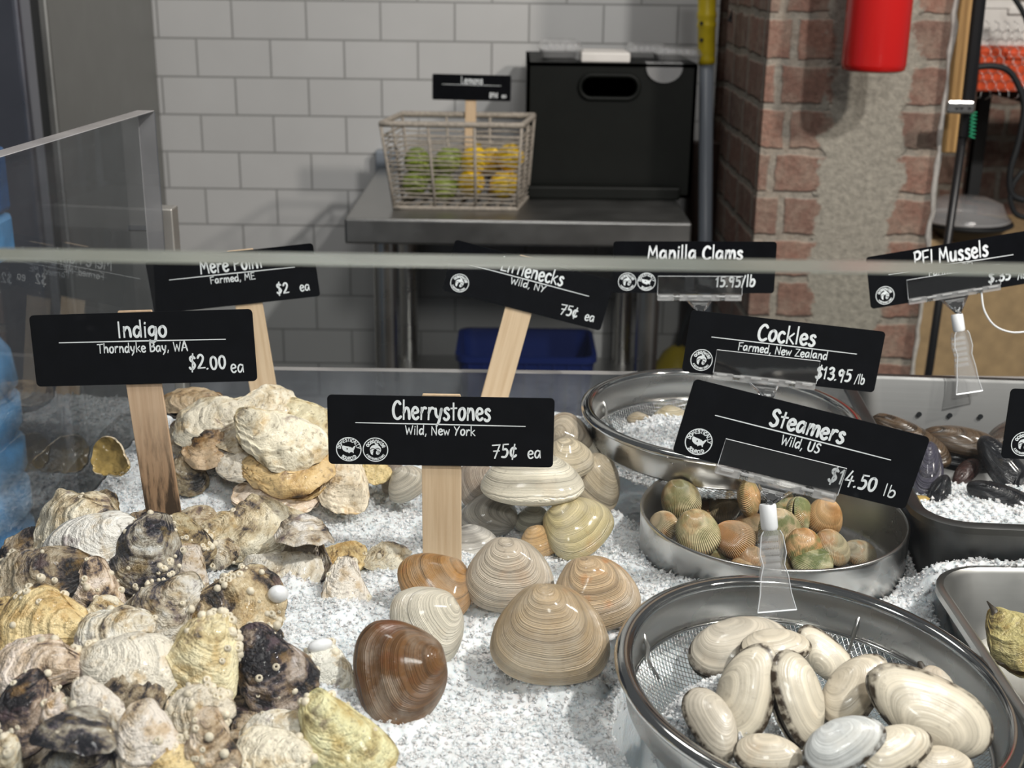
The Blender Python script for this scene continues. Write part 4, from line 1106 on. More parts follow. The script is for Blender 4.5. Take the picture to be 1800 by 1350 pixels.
def strokes(ch):
    w, s = GL[ch]; out = []
    for st in s.split(';'):
        if not st: continue
        sharp = st[0] == '-'
        if sharp: st = st[1:]
        P = [tuple(float(q) for q in p.split(',')) for p in st.split()]
        out.append([tuple(p) for p in (P if sharp else catmull(P, 5))])
    return w, out
def ribbon(mb, pts, wd, f, rnd=None):
    """flat pen stroke of width wd along 2-D points, mapped to 3-D by f(x, z)"""
    n = len(pts)
    if n < 2: return
    L = []; Rr = []
    for i, p in enumerate(pts):
        a = pts[max(i - 1, 0)]; c = pts[min(i + 1, n - 1)]
        tx_, tz_ = c[0] - a[0], c[1] - a[1]; l = math.hypot(tx_, tz_) or 1e-9
        nx_, nz_ = -tz_ / l * wd / 2, tx_ / l * wd / 2
        if i == 0: p = (p[0] - tx_ / l * wd * .3, p[1] - tz_ / l * wd * .3)
        if i == n - 1: p = (p[0] + tx_ / l * wd * .3, p[1] + tz_ / l * wd * .3)
        k = .62 if i in (0, n - 1) else 1
        L.append((p[0] + nx_ * k, p[1] + nz_ * k)); Rr.append((p[0] - nx_ * k, p[1] - nz_ * k))
    vs = [f(*p) for p in L] + [f(*p) for p in Rr]
    mb.add(vs, [(i, n + i, n + i + 1, i + 1) for i in range(n - 1)])
def text_width(t_): return sum(GL[c][0] + 8 for c in t_) - 8
def write(mb, t_, cx, z0, cap, width, pen, f, seed=0, align='c', jit=1.0):
    """cap = height of a capital; width = total width"""
    rg = random.Random(seed + len(t_)); k = cap / 75.0; tw_ = text_width(t_); kx = width / tw_ if width else k
    x = cx - (tw_ * kx / 2 if align == 'c' else 0)
    for ch in t_:
        w, st = strokes(ch); dz = rg.uniform(-2, 2) * jit; sl = rg.uniform(-.03, .03) * jit
        for s in st:
            ribbon(mb, [(x + (px_ + pz_ * sl) * kx, z0 + (pz_ + dz) * k) for px_, pz_ in s], pen, f)
        x += (w + 8) * kx
def arc_text(mb, t_, cx, cz, r, cap, a0, a1, pen, f, inside=False):
    tw_ = text_width(t_); k = cap / 75.0; x = 0
    for ch in t_:
        w, st = strokes(ch); mid = (x + w / 2) / tw_; a = math.radians(a0 + (a1 - a0) * mid)
        ca, sa = math.cos(a), math.sin(a); kx = abs(math.radians(a1 - a0)) * r / tw_
        for s in st:
            P = []
            for px_, pz_ in s:
                u_ = (px_ - w / 2) * kx; h_ = (pz_ - 37) * k
                if not inside: P.append((cx + ca * (r + h_) + sa * u_, cz + sa * (r + h_) - ca * u_))
                else: P.append((cx + ca * (r - h_) - sa * u_, cz + sa * (r - h_) + ca * u_))
            ribbon(mb, P, pen, f)
        x += w + 8
def ringline(mb, cx, cz, r, pen, f, n=48):
    P = [(cx + r * math.cos(2 * math.pi * i / n), cz + r * math.sin(2 * math.pi * i / n)) for i in range(n + 1)]
    vs = [f(cx + (r + s * pen / 2) * math.cos(2 * math.pi * i / n), cz + (r + s * pen / 2) * math.sin(2 * math.pi * i / n)) for s in (1, -1) for i in range(n)]
    mb.add(vs, [(i, n + i, n + (i + 1) % n, (i + 1) % n) for i in range(n)])
USMAP = [(-50, 26), (-46, 30), (-20, 24), (2, 21), (10, 18), (20, 16), (24, 10), (30, 12), (36, 20), (46, 28), (52, 24), (48, 14), (44, 6), (40, -4), (36, -12), (38, -28), (33, -32), (28, -22), (18, -22), (8, -26), (2, -34), (-6, -24), (-16, -24), (-30, -18), (-42, -10), (-50, 4), (-52, 16)]
def fill(mb, P, f):
    from mathutils.geometry import tessellate_polygon
    tri = tessellate_polygon([[Vector((x, z, 0)) for x, z in P]])
    vs = [f(x, z) for x, z in P]
    mb.add(vs, [t_ if (P[t_[1]][0] - P[t_[0]][0]) * (P[t_[2]][1] - P[t_[0]][1]) - (P[t_[2]][0] - P[t_[0]][0]) * (P[t_[1]][1] - P[t_[0]][1]) > 0 else t_[::-1] for t_ in [tuple(q) for q in tri]])
def emblem_map(f, f2, cx, cz, r):
    mb = MB(); ringline(mb, cx, cz, r * .96, r * .075, f)
    arc_text(mb, 'DOMESTICALLY', cx, cz, r * .76, r * .24, 176, 4, r * .07, f)
    arc_text(mb, 'SOURCED', cx, cz, r * .76, r * .24, 226, 314, r * .07, f, True)
    fill(mb, [(cx + x * r / 98, cz + z * r / 98) for x, z in USMAP], f)
    mk = MB(); fill(mk, [(cx - r * .12 + r * .06 * math.cos(a * math.pi / 6), cz + r * .03 + r * .06 * math.sin(a * math.pi / 6)) for a in range(12)], f2)
    return mb, mk
def emblem_fish(f, f2, cx, cz, r):
    mb = MB(); ringline(mb, cx, cz, r * .96, r * .075, f)
    arc_text(mb, 'oceanwise', cx, cz, r * .75, r * .34, 158, 18, r * .075, f)
    arc_text(mb, 'A SUSTAINABLE CHOICE', cx, cz, r * .77, r * .15, 210, 330, r * .045, f, True)
    # round swirl of a fish: body crescent, tail, wave
    out = [(r * .44 * math.cos(math.radians(a)), r * .40 * math.sin(math.radians(a))) for a in range(-60, 201, 12)]
    inn = [(r * .17 * math.cos(math.radians(a)) - r * .02, r * .12 * math.sin(math.radians(a)) - r * .10) for a in range(200, -61, -20)]
    fill(mb, [(cx + x, cz + z) for x, z in out + inn], f)
    fill(mb, [(cx + r * x, cz + r * z) for x, z in ((.02, .36), (-.10, .60), (.10, .52), (.24, .42), (.20, .30))], f)
    fill(mb, [(cx + r * x, cz + r * z) for x, z in ((-.43, -.10), (-.20, -.16), (-.14, -.08), (-.20, -.26), (-.22, -.46), (-.36, -.36))], f)
    fill(mb, [(cx + r * x, cz + r * z) for x, z in ((.12, -.06), (.24, -.10), (.40, -.14), (.30, -.36), (.16, -.44), (.04, -.34), (.04, -.18))], f)
    mk = MB()
    ribbon(mk, catmull([(cx - r * .40, cz - r * .02), (cx - r * .22, cz + r * .10), (cx, cz + r * .04), (cx + r * .2, cz + r * .12), (cx + r * .36, cz + r * .02)], 5), r * .06, f2)
    ribbon(mk, catmull([(cx + r * .14, cz - r * .12), (cx + r * .28, cz - r * .12), (cx + r * .30, cz - r * .24), (cx + r * .2, cz - r * .26)], 5), r * .05, f2)
    return mb, mk

SW, SH, ST = .165, .0530, .0013
def rot_sign(u, v, d, ang, yaw=0.0, lean=0.0):
    """a board standing upright at that distance: yaw turns it, lean tips its top back, ang turns it in its own plane"""
    mt = Matrix.Rotation(yaw, 4, 'Z') @ Matrix.Rotation(-lean, 4, 'X') @ Matrix.Rotation(-ang, 4, 'Y')
    mt.translation = PD(u, v, d); return mt
def price_sign(mat, name_cat, label, title, sub, price, unit, emblems, tw_=.071, sub_w=.051, pw_=.018, stick=None, seed=0, tz=.0085, price_x=.0465, price_dz=0, rule=(-.062, .0615), bold=1.0, group=None, eb_x=-.0675, cap=.0134):
    t = thing('price_sign', label, 'price sign', mat=mat, group=group)
    b = MB(); poly = []
    r = .0032
    for cx, cz, a0 in ((SW / 2 - r, SH / 2 - r, 0), (-SW / 2 + r, SH / 2 - r, 90), (-SW / 2 + r, -SH / 2 + r, 180), (SW / 2 - r, -SH / 2 + r, 270)):
        for i in range(6):
            a = math.radians(a0 + 18 * i); poly.append((cx + r * math.cos(a), cz + r * math.sin(a)))
    b.prism(poly[::-1], -ST / 2, ST / 2, lambda x, z, y: (x, y, z))
    board = b.build('board', M['black'], t)
    f = lambda x, z: (x, -ST / 2 - .00018, z)
    f2 = lambda x, z: (x, -ST / 2 - .00026, z)
    if title:
        b = MB(); write(b, title, .0005, tz, cap, tw_, .0020 * bold, f, seed); b.build('title_lettering', M['ink'], board)
        b = MB(); ribbon(b, [(rule[0], .0058), (0, .0055), (rule[1], .0050)], .0010, f); b.build('rule_line', M['ink'], board)
    if sub:
        b = MB(); write(b, sub, -.0005, -.0026, .0065, sub_w, .00115, f, seed + 3); b.build('origin_lettering', M['ink'], board)
    if price:
        b = MB(); write(b, price, price_x, -.0195 + price_dz, .0112, pw_, .00165 * bold, f, seed + 5, jit=1.6); b.build('price_lettering', M['ink'], board)
    if unit:
        b = MB(); write(b, unit, .0685, -.0195 + (0 if unit == 'ea' else -.001), .0088 if unit == 'ea' else .0080, .0098 if unit == 'ea' else .0085, .0012, f, seed + 6); b.build('unit_lettering', M['ink'], board)
    x = eb_x
    for e in emblems:
        mb, mk = (emblem_map if e == 'map' else emblem_fish)(f, f2, x, -.0148, .0094)
        em = mb.build('round_emblem', M['ink'], board); mk.build('emblem_detail', M['black'], em); x += .0196
    if stick:
        x0, top, bot, wtop, mt, lean_x = stick
        b = MB(); y0, y1 = ST / 2 + .0004, ST / 2 + .0030
        loops = []
        for z, dx in ((bot, lean_x), (0, 0), (top - .003, 0), (top, 0)):
            hw_ = wtop / 2 * (1 if z < top else .93)
            loops.append([(x0 + dx - hw_, y0, z), (x0 + dx + hw_, y0, z), (x0 + dx + hw_, y1, z), (x0 + dx - hw_, y1, z)])
        loops_mesh(b, loops, True, True); b.build('stick', M[mt], t, bevel=.0004)
    return t
def rad(a): return math.radians(a)
price_sign(rot_sign(252, 612, .935, rad(3.2), rad(-3), rad(7)), '', 'black board reading Indigo, two dollars, on a stained wooden stick', 'Indigo', 'Thorndyke Bay, WA', '$2.00', 'ea', [], .036, .067, .027, (-.0045, SH / 2 + .0012, -.165, .0265, 'stick_stained', .010), 1, tz=.0086, price_dz=.003, cap=.0112)
price_sign(rot_sign(410, 490, 1.262, rad(6.6), rad(2), rad(4)), '', 'tilted black board reading Mere Point on a stick behind the back oysters', 'Mere Point', 'Farmed, ME', '$2', 'ea', [], .062, .044, .0115, (.0105, SH / 2 + .001, -.16, .027, 'stick', .002), 2)
price_sign(rot_sign(775, 758, .935, rad(-.2), rad(0), rad(2)), '', 'level black board reading Cherrystones on a clean wooden stick', 'Cherrystones', 'Wild, New York', '75¢', 'ea', ['map', 'fish'], .071, .051, .018, (.0002, SH / 2 + .0012, -.150, .0292, 'stick', .001), 3, tz=.0090)
price_sign(rot_sign(929, 502, 1.285, rad(-14.4), rad(2), rad(3)), '', 'steeply tilted black board on a wooden stick left of the Manilla board', 'Littlenecks', 'Wild, NY', '75¢', 'ea', ['fish'], .064, .036, .018, (-.0030, SH / 2 + .001, -.15, .0275, 'stick', .000), 4, tz=.0080)
price_sign(rot_sign(1220, 470, 1.300, rad(.6), 0, rad(2)), '', 'level black board reading Manilla Clams in a clear clip at the back', 'Manilla Clams', None, '15.95/lb', None, ['fish', 'map'], .096, .03, .040, None, 5, tz=.0085, price_x=.0425, bold=1.25)
price_sign(rot_sign(1377, 618, 1.076, rad(-6.0), rad(1), rad(3)), '', 'tilted black board reading Cockles directly above the Steamers board', 'Cockles', 'Farmed, New Zealand', '$13.95', '/lb', ['fish'], .049, .076, .030, None, 6, tz=.0080, bold=1.15, price_x=.0455)
price_sign(rot_sign(1408, 782, .862, rad(-13.6), rad(0), rad(3)), '', 'large tilted black board reading Steamers, closest to the front glass', 'Steamers', 'Wild, US', '$14.50', 'lb', ['map'], .052, .027, .033, None, 7, tz=.0082, bold=1.1, price_x=.0415, cap=.0112)
price_sign(rot_sign(1672, 474, 1.275, rad(10.4), rad(0), rad(3)), '', 'black board reading PEI Mussels, rising to the right, in a clear clip', 'PEI Mussels', 'Farmed, PEI', '$.35', '/lb', ['fish'], .073, .044, .022, None, 8, tz=.0085, bold=1.2, cap=.0150)
price_sign(rot_sign(1966, 752, .935, rad(-1.5), rad(0), rad(3)), '', 'black board cut by the right edge of the view beside the mussels', None, None, None, None, ['fish'], seed=9)
# the distant lemon sign
price_sign(rot_sign(829, 154, 2.32, rad(-.6), 0, 0) @ Matrix.Scale(.863, 4), '', 'small black board reading Lemons on a stick in the fruit basket', 'Lemons', None, '89¢', 'ea', [], .045, .03, .018, (-.0015, -.02, -.155, .024, 'stick', .0), 10)

# ---------------------------------------------------------------- clear clip holders
def sign_holder(mat_board, bx, bz, width, sock, d, foot, label, body=True, foot_w=.026, neck_to=None):
    """mat_board: the sign's frame; (bx, bz) hinge bar middle in that frame; sock, foot: pixels of the white socket and the clip's lower end"""
    t = thing('sign_holder', label, 'sign holder', PD(sock[0], sock[1], d), 'clear clip sign holders')
    inv = Matrix.Translation(-t.location)
    fr = inv @ mat_board @ Matrix.Translation((bx, 0, bz))
    def tf(mb): mb.v = [tuple(fr @ Vector(p)) for p in mb.v]; return mb
    w2 = width / 2
    b = MB(); b.box((0, -ST / 2 - .0017, .0115), (width, .0016, .0200)); b.box((0, ST / 2 + .0015, .0105), (width, .0014, .018)); tf(b); b.cur = 1
    b.tube([fr @ Vector(p) for p in ((-w2, -ST / 2 - .0026, .0016), (-w2, -ST / 2 - .0026, .0215), (w2, -ST / 2 - .0026, .0215), (w2, -ST / 2 - .0026, .0016))], .00028, 5)
    b.build('jaw_plate', [M['thin_clear'], M['edge_glint']], t)
    b = MB()
    for x0, x1 in ((-w2, -w2 * .60), (-w2 * .48, w2 * .48), (w2 * .60, w2)):
        b.box(((x0 + x1) / 2, -.0004, -.0012), (x1 - x0, .0062, .0062)); 
    for i in range(6): b.box((-w2 + width * (i + .5) / 6, -.0040, .0006), (width * .11, .0016, .0022))
    tf(b).build('hinge_bar', M['painted_glint'], t, bevel=.0008)
    for s in (-1, 1):
        b = MB(); pts = [(s * w2 * .54 - .003 + .006 * i / 40, .0030 * math.cos(i * 1.1), -.0012 + .0032 * math.sin(i * 1.1)) for i in range(41)]
        b.tube(pts, .0006, 5); tf(b).build('spring', M['chrome'], t, smooth=True)
    a = fr @ Vector((-w2 * .30, 0, -.0035)); c = fr @ Vector((w2 * .30, 0, -.0035)); e = Vector((0, 0, .0080))
    b = MB(); b.tube([a, e + (a - e) * .12], .0013, 6); b.tube([c, e + (c - e) * .12], .0013, 6); b.tube([a, c], .0011, 6)
    b.add([a, c, e], [(0, 1, 2)]); b.lathe([(.0014, .004), (.0026, .0075), (.0024, .010), (.0012, .012), (0, .012)], 12); b.build('neck', M['clear'], t, smooth=True)
    if not body: return t
    ft = PD(foot[0], foot[1], d) - t.location
    ax = ft.normalized(); sx = Vector((1, 0, 0)) - ax * ax.x; sx.normalize(); sy = ax.cross(sx)
    L = ft.length
    b = MB(); n_ = 16; loops = []
    for rr_, h_ in ((.0052, -.0085), (.0058, -.0070), (.0058, .0070), (.0050, .0088), (.0022, .0090)):
        loops.append([ax * h_ + (sx * math.cos(2 * math.pi * k / n_) + sy * math.sin(2 * math.pi * k / n_)) * rr_ for k in range(n_)])
    loops_mesh(b, loops, True, True); b.build('socket', M['white_plastic'], t, smooth=True, auto=True)
    prof = [(.0088, .0055), (.012, .0072), (.024, .0088), (.032, .0070), (L * .62, .0092), (L * .80, foot_w * .40), (L - .001, foot_w / 2)]
    for s_, gap in ((-1, .0012), (1, .0012)):   # two leaves pinched together
        loops = []
        for h_, w_ in prof:
            k = (h_ - .0088) / (L - .0088); o_ = sy * (s_ * (gap + .0045 * (1 - k) * (1 if h_ < L * .7 else .6)))
            th = .0010
            loops.append([ax * h_ - sx * w_ + o_ - sy * th, ax * h_ + sx * w_ + o_ - sy * th, ax * h_ + sx * w_ + o_ + sy * th, ax * h_ - sx * w_ + o_ + sy * th])
        b = MB(); loops_mesh(b, loops, True, True)
        if s_ == 1:
            b.cur = 1; k0 = 0 if loops[0][0].y < loops[0][2].y else 2
            Lf = [L_[0 if k0 == 0 else 3] for L_ in loops]; Rt = [L_[1 if k0 == 0 else 2] for L_ in loops]
            for P_ in (Lf, Rt): b.tube(P_, .00035, 5)
            b.tube([Lf[-1], Rt[-1]], .0007, 5)
        b.build('clip_leaf', [M['clip'], M['edge_glint']], t)
    b = MB()
    for i in range(6):
        h_ = .014 + i * (L * .62 - .012) / 6
        loops = [[ax * (h_ + q) + sx * (sg * .0066) + sy * yy_ for q, yy_ in ((0, -.0075), (.0016, -.0078), (.0032, -.0062), (.0016, -.0055))] for sg in (-1, 1)]
        loops_mesh(b, loops, True, True)
    b.build('grip_rib', M['painted_glint'], t)
    return t
ms = rot_sign(1408, 782, .862, rad(-13.6), rad(0), rad(3))
sign_holder(ms, -.0085, -.0290, .085, (1351, 908), .855, (1365, 1076), 'clear clip gripping the front colander rim under the Steamers board')
mc = rot_sign(1377, 618, 1.076, rad(-6.0), rad(1), rad(3))
sign_holder(mc, -.0125, -.0255, .088, (1352, 722), 1.07, (1356, 822), 'clear clip under the Cockles board, mostly hidden by the Steamers board')
mm_ = rot_sign(1220, 470, 1.300, rad(.6), 0, rad(2))
sign_holder(mm_, .0065, -.0300, .086, (1232, 566), 1.295, (1238, 640), 'clear clip under the Manilla Clams board at the back')
mp_ = rot_sign(1672, 474, 1.275, rad(10.4), rad(0), rad(3))
hm = sign_holder(mp_, .0005, -.0240, .092, (1684, 567), 1.262, (1703, 692), 'clear clip with white socket on the back rim of the mussel pan')
sign_holder(rot_sign(1966, 752, .935, rad(-1.5), rad(0), rad(3)), .0, -.0260, .085, (1966, 842), .93, (1968, 925), 'clear clip under the board at the right edge, on the mussel pan lip')
# thin clear cord looping right of the mussel clip
b = MB(); b.tube([Vector(p) - hm.location for p in catmull([PD(u, v, 1.28) for u, v in ((1725, 512), (1730, 545), (1748, 572), (1778, 584), (1812, 582))], 6)], .0010, 6)
b.build('cord', M['white_plastic'], hm, smooth=True)
# ---------------------------------------------------------------- bivalve shells
OUT = {
 'clam': [(-.08, .435), (.10, .425), (.26, .35), (.41, .20), (.505, .0), (.51, -.18), (.40, -.335), (.16, -.41), (-.14, -.415), (-.38, -.335), (-.505, -.17), (-.485, .04), (-.39, .22), (-.27, .36), (-.18, .42)],
 'cockle': [(-.04, .50), (.12, .49), (.30, .38), (.43, .16), (.47, -.10), (.40, -.33), (.20, -.48), (-.04, -.51), (-.28, -.44), (-.44, -.24), (-.47, .04), (-.38, .30), (-.20, .47)],
 'manila': [(-.14, .36), (.06, .35), (.28, .26), (.45, .08), (.50, -.10), (.40, -.27), (.16, -.36), (-.12, -.36), (-.36, -.28), (-.49, -.10), (-.46, .12), (-.30, .30)],
 'steamer': [(-0.06, 0.284), (0.1, 0.27), (0.3, 0.195), (0.45, 0.065), (0.5, -0.074), (0.42, -0.195), (0.2, -0.27), (-0.06, -0.288), (-0.3, -0.26), (-0.46, -0.149), (-0.505, 0.009), (-0.43, 0.158), (-0.26, 0.256)],
 'mussel': [(-.02, .50), (.07, .46), (.15, .30), (.215, .05), (.215, -.20), (.15, -.40), (.02, -.50), (-.12, -.46), (-.21, -.28), (-.225, -.02), (-.20, .22), (-.12, .42)],
}
def outline(kind, seed):
    rg = random.Random(seed * 71 + 5)
    if kind == 'oyster':
        w = rg.uniform(.50, .66); bend = rg.uniform(-.14, .14)
        base = [(0, .50), (.15, .46), (.27, .30), (.40, .06), (.47, -.18), (.40, -.38), (.20, -.49), (-.06, -.50), (-.30, -.42), (-.45, -.22), (-.43, .04), (-.30, .28), (-.15, .45)]
        pts = []
        for x, y in base:
            j = 1 + rg.uniform(-.09, .09)
            pts.append((x * w / .46 * .65 * j + bend * (1 - 4 * y * y) * .5, y * (1 + rg.uniform(-.03, .03))))
        return pts
    return OUT[kind]
def valve(kind, seed, mat, ns=40, nt=80, H=.2, inside=False, flat=False):
    O = np.array(catmull(outline(kind, seed), 14, True)); n0 = len(O)
    seg = np.r_[0, np.cumsum(np.linalg.norm(np.diff(np.vstack([O, O[:1]]), axis=0), axis=1))]
    tt = np.linspace(0, seg[-1], nt + 1)
    Oc = np.vstack([O, O[:1]])
    E = np.stack([np.interp(tt, seg, Oc[:, 0]), np.interp(tt, seg, Oc[:, 1])], -1)
    if kind == 'oyster':
        th = np.linspace(0, 2 * np.pi, nt + 1)
        q = np.stack([3.2 * np.cos(th), 3.2 * np.sin(th), np.full(nt + 1, seed * 3.7)], -1)
        wv = (.030 * fbm(q, 3, seed))[:, None]
        wv[-1] = wv[0]
        E = E * (1 + wv * 1.6)
    U = np.array(outline(kind, seed)[0]); Uc = U * .992
    C = U * (.30 if kind in ('clam', 'cockle') else .22)
    t_ = np.linspace(0, 1, ns + 1)
    s = np.sin(t_ * np.pi / 2) ** .92
    s[0] = 0.0
    V2 = Uc + s[:, None, None] * (E[None] - Uc)
    d = V2 - C; ang = np.arctan2(d[..., 1], d[..., 0]); rad_ = np.hypot(d[..., 0], d[..., 1])
    dE = E - C; aE = np.arctan2(dE[:, 1], dE[:, 0]); rE = np.hypot(dE[:, 0], dE[:, 1])
    o = np.argsort(aE); R = np.interp(ang, aE[o], rE[o], period=2 * np.pi)
    rho = np.clip(rad_ / R, 0, 1)
    p_, q_ = {'clam': (2.1, .60), 'cockle': (2.2, .58), 'manila': (2.1, .62), 'steamer': (2.2, .66), 'mussel': (2.0, .55), 'oyster': (2.6, .8)}[kind]
    Z = H * np.maximum(1 - rho ** p_, 0) ** q_
    S_ = np.repeat(s[:, None], nt + 1, 1); T_ = np.repeat(np.linspace(0, 1, nt + 1)[None], ns + 1, 0)
    if kind in ('clam', 'cockle', 'manila'):
        du = V2 - U * .82
        Z += .035 * np.exp(-(du ** 2).sum(-1) / .03) * np.clip((1 - rho) * 5, 0, 1)
    X, Y = V2[..., 0].copy(), V2[..., 1].copy()
    sd = seed * 5.3
    def n1(w, f, k): return vnoise(np.stack([w.ravel() * f, np.full(w.size, sd + k), np.full(w.size, .3)], -1), seed).reshape(w.shape)
    Pn = np.stack([X.ravel(), Y.ravel(), np.full(X.size, sd)], -1)
    win = np.clip((1 - rho) * 6, 0, 1)
    if kind in ('clam', 'manila'):
        sw = S_ + .02 * vnoise(Pn * 3, seed).reshape(X.shape)
        g = n1(sw, 34, 1) * .0011 + np.maximum(n1(sw, 9, 2), 0) * .0018
        Z += g * (.35 + .65 * win); Z += .006 * fbm(Pn * 3.5, 2, seed).reshape(X.shape) * win
    elif kind == 'steamer':
        sw = S_ + .03 * vnoise(Pn * 3, seed).reshape(X.shape)
        Z += (n1(sw, 11, 1) * .0013) * (.3 + .7 * win) + .012 * fbm(Pn * 3, 3, seed).reshape(X.shape) * win
    elif kind == 'cockle':
        Z += .0055 * np.cos(T_ * 2 * np.pi * 56) * np.clip(S_ * 1.5, 0, 1) * np.clip((1 - S_) * 30, .4, 1)
        sw = S_; Z += n1(sw, 7, 1) * .006 * win
    elif kind == 'mussel':
        Z += .006 * fbm(Pn * 4, 2, seed).reshape(X.shape) * win + n1(S_, 12, 1) * .003 * win
        Z += .05 * np.exp(-((X * .9 + .05 * np.sin(Y * 3)) / .10) ** 2) * win * .5
    elif kind == 'oyster':
        rough = .35 if flat else 1.0
        big = fbm(Pn * 2.2, 3, seed).reshape(X.shape)
        wob = .13 * vnoise(Pn * 2.1, seed + 9).reshape(X.shape)
        q = (S_ + wob) * 5.0
        saw = q - np.floor(q)
        Z += (.058 * big * win + .046 * (saw ** 2.2) * np.clip(S_ * 2, 0, 1) * np.clip((1.02 - S_) * 6, .3, 1) * (.6 + .4 * big)) * (rough * .8 + .2)
        Z += .014 * rough * np.abs(fbm(Pn * 7, 3, seed + 4).reshape(X.shape)) * (.4 + .6 * win)
        rip = np.sin(T_ * 2 * np.pi * 9 + 3 * big)
        Z += .012 * rip * S_ ** 3 * (.3 + .7 * rough)
        # frilled margin
        fr = .035 * vnoise(np.stack([np.cos(T_ * 2 * np.pi).ravel() * 4, np.sin(T_ * 2 * np.pi).ravel() * 4, np.full(X.size, sd)], -1), seed + 2).reshape(X.shape)
        Z += fr * S_ ** 6
    # exact centre and seam
    V = np.stack([X, Y, Z], -1)
    V[:, -1] = V[:, 0]; V[0, :] = V[0].mean(0)
    i = np.arange((ns + 1) * (nt + 1)).reshape(ns + 1, nt + 1)
    Q = np.stack([i[:-1, :-1], i[1:, :-1], i[1:, 1:], i[:-1, 1:]], -1).reshape(-1, 4)
    UV = np.stack([T_, S_], -1).reshape(-1, 2)
    P = V.reshape(-1, 3)
    # orientation: outward is +Z
    a, b_, c = P[Q[len(Q) // 2][0]], P[Q[len(Q) // 2][1]], P[Q[len(Q) // 2][2]]
    if np.cross(b_ - a, c - a)[2] < 0: Q = Q[:, ::-1]
    return P, Q, UV
def valve_mesh(name, kind, seed, mat, ns, nt, H, flip=False, lining=None, flat=False, edge_px=None, sc=1.0):
    P, Q, UV = valve(kind, seed, mat, ns, nt, H, flat=flat)
    P = P * sc
    if flip: P = P * np.array([1, 1, -1.0]); Q = Q[:, ::-1]
    me = np_mesh(name, P, Q, [mat] + ([lining] if lining else []), True, UV)
    return me, P
def set_solid(o, th, lining=False):
    md = o.modifiers.new('shell_thickness', 'SOLIDIFY'); md.thickness = th; md.offset = -1
    if lining: md.material_offset = 1; md.material_offset_rim = 0
PROTO = {}
def proto(kind, seed, mat='', H=.22, H2=.20, gape=0.0, lining=None, flat=False, ns=None, nt=None):
    key = (kind, seed, mat, H, H2, lining, flat)
    if key in PROTO: return PROTO[key]
    ns0, nt0 = {'clam': (72, 112), 'cockle': (36, 448), 'manila': (40, 72), 'steamer': (48, 88), 'mussel': (36, 64), 'oyster': (54, 104)}[kind]
    if kind == 'cockle': ns0, nt0 = 26, 392
    mt = M[mat or kind]
    up, Pu = valve_mesh(kind + '_upper_valve', kind, seed, mt, ns or ns0, nt or nt0, H, False, M[lining] if lining else None, flat)
    lo, Pl = valve_mesh(kind + '_lower_valve', kind, seed + (0 if kind != 'oyster' else 0), mt, (ns or ns0) // 2 if kind != 'cockle' else 16, nt or nt0, H2, True, M[lining] if lining else None, flat)
    PROTO[key] = (up, lo, Pu)
    return PROTO[key]
def shell_frame(p, n, axis_deg, size):
    nv = (RGT * n[0] + UPV * n[1] - FWD * n[2]).normalized()
    a = RGT * math.cos(math.radians(axis_deg)) + UPV * math.sin(math.radians(axis_deg))
    # keep the drawn direction: slide along the line of sight until it lies in the shell's plane
    fw = FWD
    if abs(fw.dot(nv)) > .25: a = a - fw * (a.dot(nv) / fw.dot(nv))
    else: a = a - nv * a.dot(nv)
    a.normalize(); y = -a; x = y.cross(nv)
    m_ = Matrix((x, y, nv)).transposed().to_4x4()
    m_ = Matrix.Translation(p) @ m_ @ Matrix.Scale(size, 4)
    return m_
def shell(kind, seed, u, v, px, ang, n, z, color, label, cat, name, group=None, mat='', H=.22, H2=.20, gape=0.0, lining=None, flat=False, barn=0, extra=None, half=False, d=None):
    p = PZ(u, v, z) if d is None else PD(u, v, d)
    depth = (p - CAM).dot(FWD); size = px * depth / F_PX
    up, lo, Pu = proto(kind, seed, mat, H, H2, gape, lining, flat)
    t = thing(name, label, cat, group=group, mat=shell_frame(p, n, ang, size))
    a = None if half else put('upper_valve', up, t, color=color); b = put('lower_valve', lo, t, color=color)
    if half: set_solid(b, .03, True); return t
    Uy = outline(kind, seed)[0][1]
    if gape:
        for o, sg in ((a, 1), (b, -1)):
            o.matrix_local = Matrix.Translation((0, Uy, 0)) @ Matrix.Rotation(-sg * gape / 2, 4, 'X') @ Matrix.Translation((0, -Uy, 0))
        set_solid(a, .022, bool(lining)); set_solid(b, .022, bool(lining))
    if barn: barnacles(a, Pu, barn, seed, size)
    return t
def barnacles(parent, P, n, seed, size):
    rg = random.Random(seed * 13 + n); b = MB()
    c = [P[rg.randrange(len(P) // 4, len(P))] for _ in range(3)]
    for k in range(n):
        if k % 3: q = c[k % len(c)] + np.array([rg.gauss(0, .07), rg.gauss(0, .07), 0])
        else: q = P[rg.randrange(len(P) // 4, len(P) - 300)]
        i = int(np.argmin(((P[:, :2] - q[:2]) ** 2).sum(1))); q = P[i]
        r = rg.uniform(.0011, .0030) / size
        h = r * rg.uniform(.6, 1.0)
        if rg.random() < .55: b.lathe([(r * 1.1, -h * .5), (r * .9, h * .35), (r * .55, h), (r * .35, h * .9), (r * .25, h * .2), (0, h * .1)], 9, q)
        else: b.lathe([(r * 1.0, -h * .6), (r * .95, h * .3), (r * .6, h * .8), (0, h)], 8, q)
    o = b.build('barnacle_crust', M['barnacle'], parent, smooth=True); o['kind'] = 'stuff'
    return o

